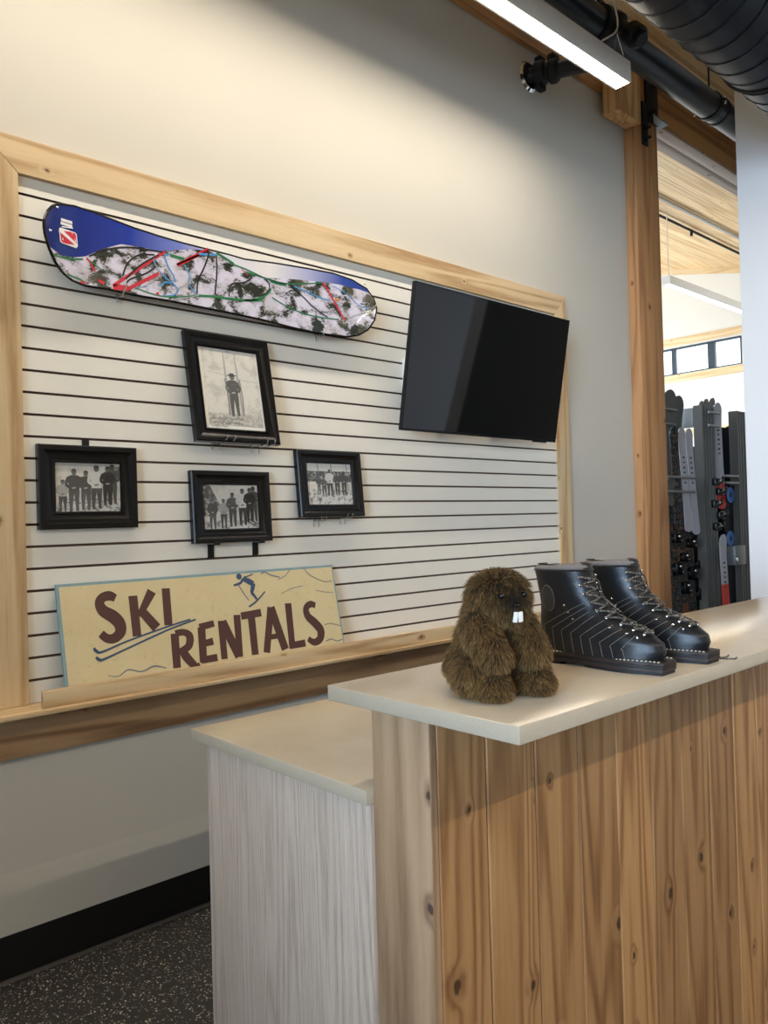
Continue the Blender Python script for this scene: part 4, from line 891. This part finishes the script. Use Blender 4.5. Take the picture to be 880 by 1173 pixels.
ms = tmp.modifiers.new('s', 'SMOOTH'); ms.iterations = 6; ms.factor = .6
dg = bpy.context.evaluated_depsgraph_get(); dg.update(); bm_ = bpy.data.meshes.new_from_object(tmp.evaluated_get(dg)); bpy.data.objects.remove(tmp)
nv = len(bm_.vertices); co = np.empty(nv*3); bm_.vertices.foreach_get('co', co); co = co.reshape(-1, 3)
bm_.calc_loop_triangles(); tri = np.empty(len(bm_.loop_triangles)*3, int); bm_.loop_triangles.foreach_get('vertices', tri); tri = tri.reshape(-1, 3)
me = bm_; me.name = 'plush_body'; me.transform(Matrix.Translation(-BO)); me.materials.clear()
M['hide'] = plain('plush_backing', (.018, .011, .006, 1), .95, .2, 80); me.materials.append(M['hide'])
for p in me.polygons: p.use_smooth = True
bo = bpy.data.objects.new('body', me); COL.objects.link(bo); bo.parent = pb
t = NT('plush_fur'); at = t.n('Attribute', attribute_name='fur'); sp = t.n('SeparateColor'); t.l(at.outputs['Color'], sp.inputs[0])
c = t.ramp(sp.outputs[0], [(0, (.020, .012, .006, 1)), (.35, (.060, .034, .013, 1)), (.7, (.20, .105, .030, 1)), (1, (.60, .37, .14, 1))])
c = t.mix(sp.outputs[1], c, (.010, .007, .005, 1))
M['fur'] = t.set(c, .6); t.b.inputs['Specular IOR Level'].default_value = .25
M['fur'].use_backface_culling = False
def fur(n, seed, lmin, lmax):
    r = np.random.default_rng(seed); A, B_, C_ = co[tri[:, 0]], co[tri[:, 1]], co[tri[:, 2]]; nr = np.cross(B_-A, C_-A); ar = np.linalg.norm(nr, axis=1); nr /= ar[:, None]
    i = r.choice(len(tri), n, p=ar/ar.sum()); u_, v_ = r.random(n), r.random(n); m_ = u_+v_ > 1; u_[m_], v_[m_] = 1-u_[m_], 1-v_[m_]
    p = A[i]+(B_[i]-A[i])*u_[:, None]+(C_[i]-A[i])*v_[:, None]; nn_ = nr[i]
    rel = p-np.array(BO); rr_ = rel@np.array(R2); ff = rel@np.array(F2); zz = rel[:, 2]
    keep = zz > .004; p, nn_, rr_, ff, zz = p[keep], nn_[keep], rr_[keep], ff[keep], zz[keep]; n = len(p)
    cl = np.sin(p*160+np.array([0, 1.3, 2.1]))@np.ones((3, 3))*0
    clump = np.stack([np.sin(p[:, 0]*210+5*np.sin(p[:, 2]*130)), np.sin(p[:, 1]*190+4*np.sin(p[:, 0]*120)), .4*np.sin(p[:, 2]*230+4*np.sin(p[:, 1]*140))], 1)
    d = nn_*.62+np.array([0, 0, -1])*.62+clump*.24+r.normal(0, .17, (n, 3))
    head = zz > .16; d[head] += np.array(F2)*-.10
    topm = zz > .225; d[topm] += np.array([0, 0, .35]); d[topm] += nn_[topm]*.2
    low = zz < .03; d[low] = nn_[low]*.9+np.array([0, 0, -.10])+r.normal(0, .2, (low.sum(), 3))
    d /= np.linalg.norm(d, axis=1)[:, None]
    L_ = lmin+(lmax-lmin)*r.random(n); face = np.exp(-((rr_-.004)/.030)**2-((zz-.192)/.028)**2)*(ff > .03); L_ *= 1-.55*face
    L_ *= 1-.25*(zz < .05)
    g = np.array([0, 0, -1.])
    seg = [p, p+d*L_[:, None]*.38, p+d*L_[:, None]*.72+g*L_[:, None]*.10, p+d*L_[:, None]*.95+g*L_[:, None]*.30]
    for q_ in seg[1:]: q_[:, 2] = np.maximum(q_[:, 2], ZC+.0012)
    sd = np.cross(d, nn_+r.normal(0, .6, (n, 3))); sd /= np.linalg.norm(sd, axis=1)[:, None]+1e-9
    w0 = .00038
    V = np.stack([seg[0]-sd*w0, seg[0]+sd*w0, seg[1]-sd*w0*.95, seg[1]+sd*w0*.95, seg[2]-sd*w0*.7, seg[2]+sd*w0*.7, seg[3]], 1)
    V -= np.array(BO); base = np.arange(n)[:, None]*7
    q4 = np.concatenate([base+[0, 1, 3, 2], base+[2, 3, 5, 4]], 1).reshape(-1, 4); t3 = (base+[4, 5, 6]).reshape(-1, 3)
    m2 = bpy.data.meshes.new('fur'); nq, ntr = len(q4), len(t3)
    m2.vertices.add(n*7); m2.vertices.foreach_set('co', V.reshape(-1)); m2.loops.add(nq*4+ntr*3); m2.loops.foreach_set('vertex_index', np.concatenate([q4.reshape(-1), t3.reshape(-1)]))
    m2.polygons.add(nq+ntr); m2.polygons.foreach_set('loop_start', np.concatenate([np.arange(nq)*4, nq*4+np.arange(ntr)*3])); m2.update(calc_edges=True)
    colr = np.zeros((n, 7, 4)); tint = r.normal(0, .14, n)+.06*clump[:, 0]
    for k, f_ in enumerate((0, 0, .33, .33, .66, .66, 1)): colr[:, k, 0] = np.clip(f_*.80+.03+tint, 0, 1)
    facecol = np.exp(-((rr_-.006)/.040)**2-((zz-.204)/.026)**2)*(ff > .035); chest = np.exp(-(rr_/.017)**2)*(zz < .155)*(ff > .03)
    colr[:, :, 1] = np.clip(1.0*facecol+.9*chest, 0, .93)[:, None]; colr[:, :, 3] = 1
    ca = m2.color_attributes.new('fur', 'FLOAT_COLOR', 'POINT'); ca.data.foreach_set('color', colr.reshape(-1)); m2.materials.append(M['fur'])
    o = bpy.data.objects.new('fur', m2); COL.objects.link(o); o.parent = pb; o['kind'] = 'stuff'; o['label'] = 'long shaggy brown pile with golden tips'; return o
fur(95000, 5, .013, .024)
M['eye'] = plain('eye_glass', (.004, .004, .005, 1), .06, .1); M['tooth'] = plain('felt_tooth', srgb(238, 234, 222), .8, .03, 60)
for s_ in (-1, 1):
    b = MB(); b.ball(bp(.006+s_*.0285, .070, .212), .0066, M['eye'], 14); b.build('eye', pb)
    b = MB(); tt = Matrix.Translation(bp(.006+s_*.0062, .0865, .168)) @ BR @ Matrix.Rotation(s_*-.10, 4, 'Y') @ Matrix.Rotation(-.12, 4, 'X')
    b.box(-.0052, .0052, -.0022, .0022, -.011, .011, M['tooth'], .0014, 2, mat=tt); b.build('tooth', pb)
b = MB(); b.ball(bp(.006, .082, .192), .0085, M['eye'], 12, (1, .7, .6)); b.build('nose', pb)

pb.scale = (.868,)*3
# ------------------------------------------------------------------ ski racks beyond the opening
M['rackm'] = plain('rack_grey_metal', srgb(76, 73, 68), .45, .1, 30, Metallic=.2); M['racklt'] = plain('rack_light_metal', srgb(120, 122, 122), .38, .1, 30, Metallic=.4)
M['skigrey'] = plain('ski_grey', srgb(98, 98, 96), .4, .15, 20); M['skiwhite'] = plain('ski_white', srgb(172, 168, 170), .35, .06, 20); M['skiblack'] = plain('ski_black', srgb(26, 27, 30), .35, .3, 20)
M['skired'] = plain('ski_red', srgb(206, 60, 50), .35, .1, 20); M['skiblue'] = plain('ski_blue', srgb(44, 84, 132), .35, .2, 20); M['brownred'] = plain('ski_rust', srgb(124, 70, 54), .5, .3, 30); M['discblue'] = plain('disc_blue', srgb(60, 118, 190), .4, .1, 20)
t = NT('ski_camo'); v = t.coords((1, 1, 1)); n = t.noise(v, 22, 3, .6); M['skicamo'] = t.set(t.ramp(n, [(.36, srgb(14, 16, 18)), (.43, srgb(84, 96, 98)), (.48, srgb(16, 18, 20)), (.56, srgb(18, 20, 22)), (.6, srgb(150, 100, 70)), (.63, srgb(18, 20, 24)), (.7, srgb(110, 120, 124))]), .4)
def upright(x0, x1, y0, y1, z1, nf, label, name='ski_rack'):
    o = thing(name, label, 'rack', ((x0+x1)/2, (y0+y1)/2, 0))
    b = MB(); pts = [(x0, y1), (x0, y0-.004), (x0+.03, y0-.004)]
    w_ = (x1-x0-.03)/nf
    for k in range(nf):
        xa = x0+.03+w_*k; pts += [(xa+w_*.12, y0+.02), (xa+w_*.42, y0+.02), (xa+w_*.5, y0), (xa+w_*.92, y0), (xa+w_*1.0, y0)]
    pts += [(x1, y1)]
    b.prism([Vector((x, y, .0)) for x, y in pts], (0, 0, z1), M['rackm']); b.build('fluted_upright', o, sharp=20); return o
Z1 = 2.485
ra = upright(6.035, 6.285, .50, .58, Z1, 4, 'grey ski rack whose fluted upright is nearest the timber post')
b = MB(); b.box(6.04, 6.06, .585, 1.02, 2.29, 2.47, M['racklt'], .003); b.build('side_panel', ra)
b = MB(); b.box(5.0, 6.28, 1.06, 1.10, 0, 2.2, M['blackmatte'], .003); tag(b.build('rack_backboard', at=(5.6, 1.08, 0)), 'black board behind the skis beside the timber post', 'board')
rb = upright(6.755, 6.955, .50, .58, Z1, 3, 'second fluted grey rack upright beside the white wall edge')
b = MB(); b.box(6.29, 7.6, 1.06, 1.10, 0, 2.2, M['blackmatte'], .003); tag(b.build('rack_backboard', at=(6.9, 1.08, 0)), 'black board behind the snowboards beside the white wall edge', 'board')
def rail(par, ua, va, ub_, vb, y=.5, r=.012, m='racklt', nm='rail'):
    A_, B_ = wy(ua, va, y), wy(ub_, vb, y); B_.z = A_.z; b = MB(); b.tube([A_, B_], r, M[m], 8); b.build(nm, par)
rail(ra, 760, 468, 775, 470, .62); rail(ra, 760, 485, 775, 487, .62); rail(ra, 764, 546, 796, 548, .49); rail(ra, 764, 563, 796, 564, .49)
rail(rb, 812, 472, 824, 472, .46); rail(rb, 812, 487, 824, 487, .46); rail(rb, 830, 545, 846, 545, .46); rail(rb, 832, 553, 846, 553, .46, .012)
def ski(x, y, ztop, L_, w_, m, label, yaw=0, tip=.06, mat2=None, split=None, binding=None, roll=0, grp='skis standing in the rental racks', tag_='ski', text=False, bendout=.015, flat=False):
    o = thing('ski' if tag_ == 'ski' else 'rental_snowboard', label, tag_, (x, y, ztop-L_), grp)
    Mx = Matrix.Translation((x, y, ztop)) @ Matrix.Rotation(yaw, 4, 'Z') @ Matrix.Rotation(roll, 4, 'Y')
    n_ = 30; rows = []
    for k in range(n_+1):
        s_ = (k/6)**2*.10 if k <= 6 else (.10+(k-6)/(n_-12)*.84 if k <= n_-6 else 1-.06*((n_-k)/6)**2); zl = -L_*s_
        e = min(1, s_*L_/(w_*.8)); hwid = w_/2*math.sqrt(max(0, 1-(1-e)**2)) if e < 1 else w_/2*(1-.18*math.sin(math.pi*s_))
        if s_*L_ > L_-w_*.4: ee = (L_-s_*L_)/(w_*.4); hwid *= math.sqrt(max(.02, 1-(1-ee)**2))
        hwid = max(hwid, .003); yy = -bendout*max(0, 1-s_*L_/.22)**2
        rows.append([Mx @ Vector(q_) for q_ in ((-hwid, yy-.006, zl), (hwid, yy-.006, zl), (hwid, yy+.006, zl), (-hwid, yy+.006, zl))])
    b = MB(); b.loft(rows, M[m], smooth=False)
    if mat2:
        i2 = b.mi(M[mat2]); b.b.faces.ensure_lookup_table()
        for k in range(int(6+(n_-12)*split), n_):
            for j in range(4): b.b.faces[k*4+j].material_index = i2
    b.build('deck', o, sharp=30)
    if text:
        b = MB()
        for k in range(6): zz = -.26-.045*k; b.box(-w_*.11, w_*.11, -.0085, -.0062, zz-(.007 if k % 2 else .011), zz+.006, M['skiblack'], mat=Mx)
        b.build('printed_letter', o)
    if binding:
        for nm, zz, hh in (('toe_binding', -L_*binding, .08), ('heel_binding', -L_*binding-.27, .11)):
            b = MB(); b.box(-w_*.34, w_*.34, -.065, -.0065, zz-hh/2, zz+hh/2, M['black'], .012, mat=Mx); b.box(-w_*.46, w_*.46, -.045, -.02, zz-hh*.2, zz+hh*.2, M['blackmatte'], .008, mat=Mx)
            b.ball(Mx @ Vector((0, -.066, zz+hh*.2)), .014, M['steel'], 8); b.ball(Mx @ Vector((w_*.2, -.062, zz-hh*.25)), .009, M['chrome'], 6); b.build(nm, o)
    return o
def spx(u_, v_, y): p = wy(u_, v_, y); return p.x, p.z
def S_(u_, v_, y, L_, w_, m, label, **k): x, z = spx(u_, v_, y); return ski(x, y, z, L_, w_, m, label, **k)
# upper left: grey tips
S_(767, 446.5, .66, 1.35, .16, 'skigrey', 'grey ski with the tallest rounded tip, right beside the timber post', roll=.10, yaw=-.35)
S_(776.5, 453.5, .66, 1.30, .14, 'skigrey', 'grey ski with a shorter rounded tip leaning second from the timber post', roll=.12, yaw=-.35)
S_(779.5, 490, .54, .92, .085, 'skiwhite', 'pale lettered ski hanging third from the timber post', roll=-.07, yaw=-.3, text=True, bendout=.01)
S_(788, 491, .54, .95, .085, 'skiwhite', 'pale lettered ski hanging against the near fluted upright', roll=-.07, yaw=-.3, text=True, bendout=.01)
S_(771, 489, .56, .90, .10, 'skicamo', 'dark patterned ski just right of the timber post above the middle rail', roll=-.04, yaw=-.3, bendout=.01)
for k, (u_, v_, m, w_, lb) in enumerate(((769, 549, 'skicamo', .13, 'dark patterned ski nearest the post in the lower row'), (777, 551, 'skicamo', .12, 'dark patterned ski second from the post in the lower row'), (785.5, 549, 'skicamo', .13, 'dark patterned ski third from the post in the lower row'), (793, 552, 'skiblack', .12, 'black ski beside the near fluted upright in the lower row'))):
    S_(u_, v_, .62, 1.45, w_, m, lb, yaw=-.3, binding=(.36, .47, .40, .52)[k], mat2='brownred' if k in (1,) else None, split=.82, roll=-.02)
for k, (u_, v_) in enumerate(((768, 545), (776, 543), (785, 541))): S_(u_, v_, .575, .26, .12, 'skigrey', ('short grey ski tail nearest the post on the middle rail', 'short grey ski tail in the middle of the middle rail', 'short grey ski tail nearest the upright on the middle rail')[k], yaw=-.2, roll=.03)
# right bay
S_(802.5, 459.5, .64, 1.2, .10, 'skigrey', 'grey ski tip showing just above the near fluted upright', roll=.05)
S_(808, 457, .70, 1.2, .10, 'skiblack', 'black ski tip rising behind the near fluted upright', roll=.10)
S_(815, 456, .70, 1.2, .13, 'skiblack', 'tall black ski tip between upright and white ski', roll=.10)
S_(820.5, 461.5, .60, 1.02, .12, 'skiwhite', 'white lettered ski with a red lower end in the right bay', roll=-.03, yaw=-.25, mat2='skired', split=.78, text=True)
S_(827, 612, .46, .75, .10, 'skiwhite', 'low white ski with an orange-red end near the floor', roll=-.05, yaw=-.2, mat2='skired', split=.62, text=True)
for k, (u_, v_, lb) in enumerate(((825, 490, 'dark snowboard first behind the white ski'), (833, 488.5, 'dark snowboard in the middle of the right bay'), (840, 489.5, 'dark snowboard against the far upright'))):
    o = S_(u_, v_, .68+.06*k, 1.25, .26, 'skiblack', lb, yaw=-.5, roll=-.06, tag_='snowboard', grp='snowboards in the right bay', bendout=.03)
    x, z = spx(u_, v_, .66+.06*k); b = MB(); b.tube([(x-.09, .645+.06*k, z-.12), (x-.045, .635+.06*k, z-.9)], .006, M['skired'], 5); b.build('red_edge', o)
for k, (u_, v_, lb) in enumerate(((818, 560, 'black snowboard low beside the near upright'), (828, 556, 'black snowboard low in the middle of the right bay'))):
    S_(u_, v_, .84+.09*k, 1.82, .2, 'skiblack', lb, yaw=-.2, tag_='snowboard', grp='snowboards low in the right bay', binding=.2)
o = S_(838, 556, .57, 1.35, .26, 'skiblack', 'black snowboard with two blue discs in the right bay', yaw=-.3, tag_='snowboard', bendout=.02)
for v_ in (567, 617):
    x, z = spx(838, v_, .54); b = MB(); b.tube([(x, .553, z), (x, .545, z)], .075, M['discblue'], 20); b.tube([(x, .545, z), (x, .541, z)], .025, M['skiblack'], 10); b.build('blue_disc', o)
x, z = spx(843, 636, .46); o = thing('storage_box', 'light grey box on the rack beside the far upright', 'box', (x, .47, z-.09))
b = MB(); b.box(x-.10, x+.13, .42, .50, z-.09, z+.09, M['racklt'], .004); b.build('carton', o); b = MB(); b.box(x-.09, x-.06, .412, .4195, z-.05, z-.02, M['chrome'], .002); b.build('clasp', o)
for k, (u_, v_) in enumerate(((820, 552), (824, 563), (819, 577), (825, 590), (821, 603))):
    x, z = spx(u_, v_, .44); o = thing('strap_binding', ('topmost', 'second', 'third', 'fourth', 'lowest')[k]+' black binding hanging in the right bay beside the near upright', 'binding', (x, .44, z), 'black bindings in the right bay')
    b = MB(); b.box(x-.05, x+.05, .41, .455, z-.036, z+.036, M['black'], .014, 3); b.tube(smooth3([(x-.06, .42, z-.03), (x-.02, .37, z), (x+.06, .40, z+.04)], 5), .012, M['blackmatte'], 6); b.build('baseplate', o)
    b = MB(); b.ball((x-.02, .375, z), .014, M['chrome'], 6); b.build('buckle', o)

# ------------------------------------------------------------------ light
wd_ = bpy.data.worlds.new('World'); SC.world = wd_; wd_.use_nodes = True; bg = wd_.node_tree.nodes['Background']
bg.inputs[0].default_value = (.78, .89, 1.0, 1); bg.inputs[1].default_value = WORLD
def area(name, loc, target, sx_, sy_, power, col):
    l = bpy.data.lights.new(name, 'AREA'); l.shape = 'RECTANGLE'; l.size = sx_; l.size_y = sy_; l.energy = power; l.color = col
    o = bpy.data.objects.new(name, l); COL.objects.link(o); o.location = loc; o.rotation_euler = (Vector(target)-Vector(loc)).to_track_quat('-Z', 'Y').to_euler(); return o
a_ = area('right_wall_cool_fill', (-4.7, -4.4, 2.3), (3.87, -1.6, 1.9), 2.4, 2.4, 50, (.50, .72, 1.0)); a_.data.spread = math.radians(50)  # added cool lamp, narrowed to brighten the white right wall and end faces
area('ski_room_fill', (9.0, 5.8, 2.6), (9.5, 2.5, 4.0), 3., 2.2, 140, (.86, .93, 1.0))  # added unseen lamp that brightens the far room's ceiling and wall

# ------------------------------------------------------------------ loose pieces become parts of their own
def split_pieces(o):
    bm = bmesh.new(); bm.from_mesh(o.data); bm.verts.ensure_lookup_table(); seen = set(); groups = []
    for v in bm.verts:
        if v.index in seen: continue
        st = [v]; seen.add(v.index); g = []
        while st:
            a = st.pop(); g.append(a.index)
            for e in a.link_edges:
                w = e.other_vert(a)
                if w.index not in seen: seen.add(w.index); st.append(w)
        groups.append(set(g))
    if len(groups) < 2: bm.free(); return
    src = o.data
    for k, g in enumerate(groups):
        b2 = bm.copy(); bmesh.ops.delete(b2, geom=[v for v in b2.verts if v.index not in g], context='VERTS')
        me = bpy.data.meshes.new(o.name.split('.')[0]); b2.to_mesh(me); b2.free()
        for m in src.materials: me.materials.append(m)
        if k == 0: o.data = me
        else:
            c = o.copy(); c.data = me; c.name = o.name.split('.')[0]; COL.objects.link(c)
    bm.free()
for o in list(COL.objects):
    if o.type == 'MESH' and o.name.split('.')[0] in ('bolt', 'rivet', 'trail_lines', 'painted_skis', 'painted_mountain_lines', 'wire_prong', 'wire_leg', 'suspension_wire', 'printed_letter'): split_pieces(o)

# ------------------------------------------------------------------ pieces carried by a part sit under that part
def carry(parent_name, child_names):
    for t_ in [o for o in COL.objects if o.parent is None]:
        kids = list(t_.children); ps = [k for k in kids if k.name.split('.')[0] == parent_name]
        if len(ps) != 1: continue
        for k in kids:
            if k.name.split('.')[0] in child_names and k is not ps[0]: k.parent = ps[0]
carry('painted_face', ('letter_s', 'letter_k', 'letter_i', 'letter_r', 'letter_e', 'letter_n', 'letter_t', 'letter_a', 'letter_l', 'painted_skis', 'painted_skier', 'painted_mountain_lines'))
carry('deck', ('trail_lines', 'printed_badge', 'printed_wordmark', 'printed_letter', 'rivet', 'blue_disc', 'red_edge'))
carry('welt', ('welt_stitching',)); carry('ankle_patch', ('patch_seam',)); carry('casing', ('sensor_bar',)); carry('plate', ('bolt',)); carry('hanger_ring', ('clamp_ear', 'hanger_rod')); carry('duct_shell', ('spiral_seam',))
carry('housing', ('cover_plate',)); carry('upright', ('shelf_arm',))
for t_ in [o for o in COL.objects if o.parent is None and o.type == 'EMPTY']:
    kids = list(t_.children)
    if len(kids) == 1:
        k = kids[0]; nm = t_.name.split('.')[0]; k.parent = None; k.matrix_world = Matrix.Translation(t_.location)
        for key in t_.keys(): k[key] = t_[key]
        bpy.data.objects.remove(t_); k.name = nm
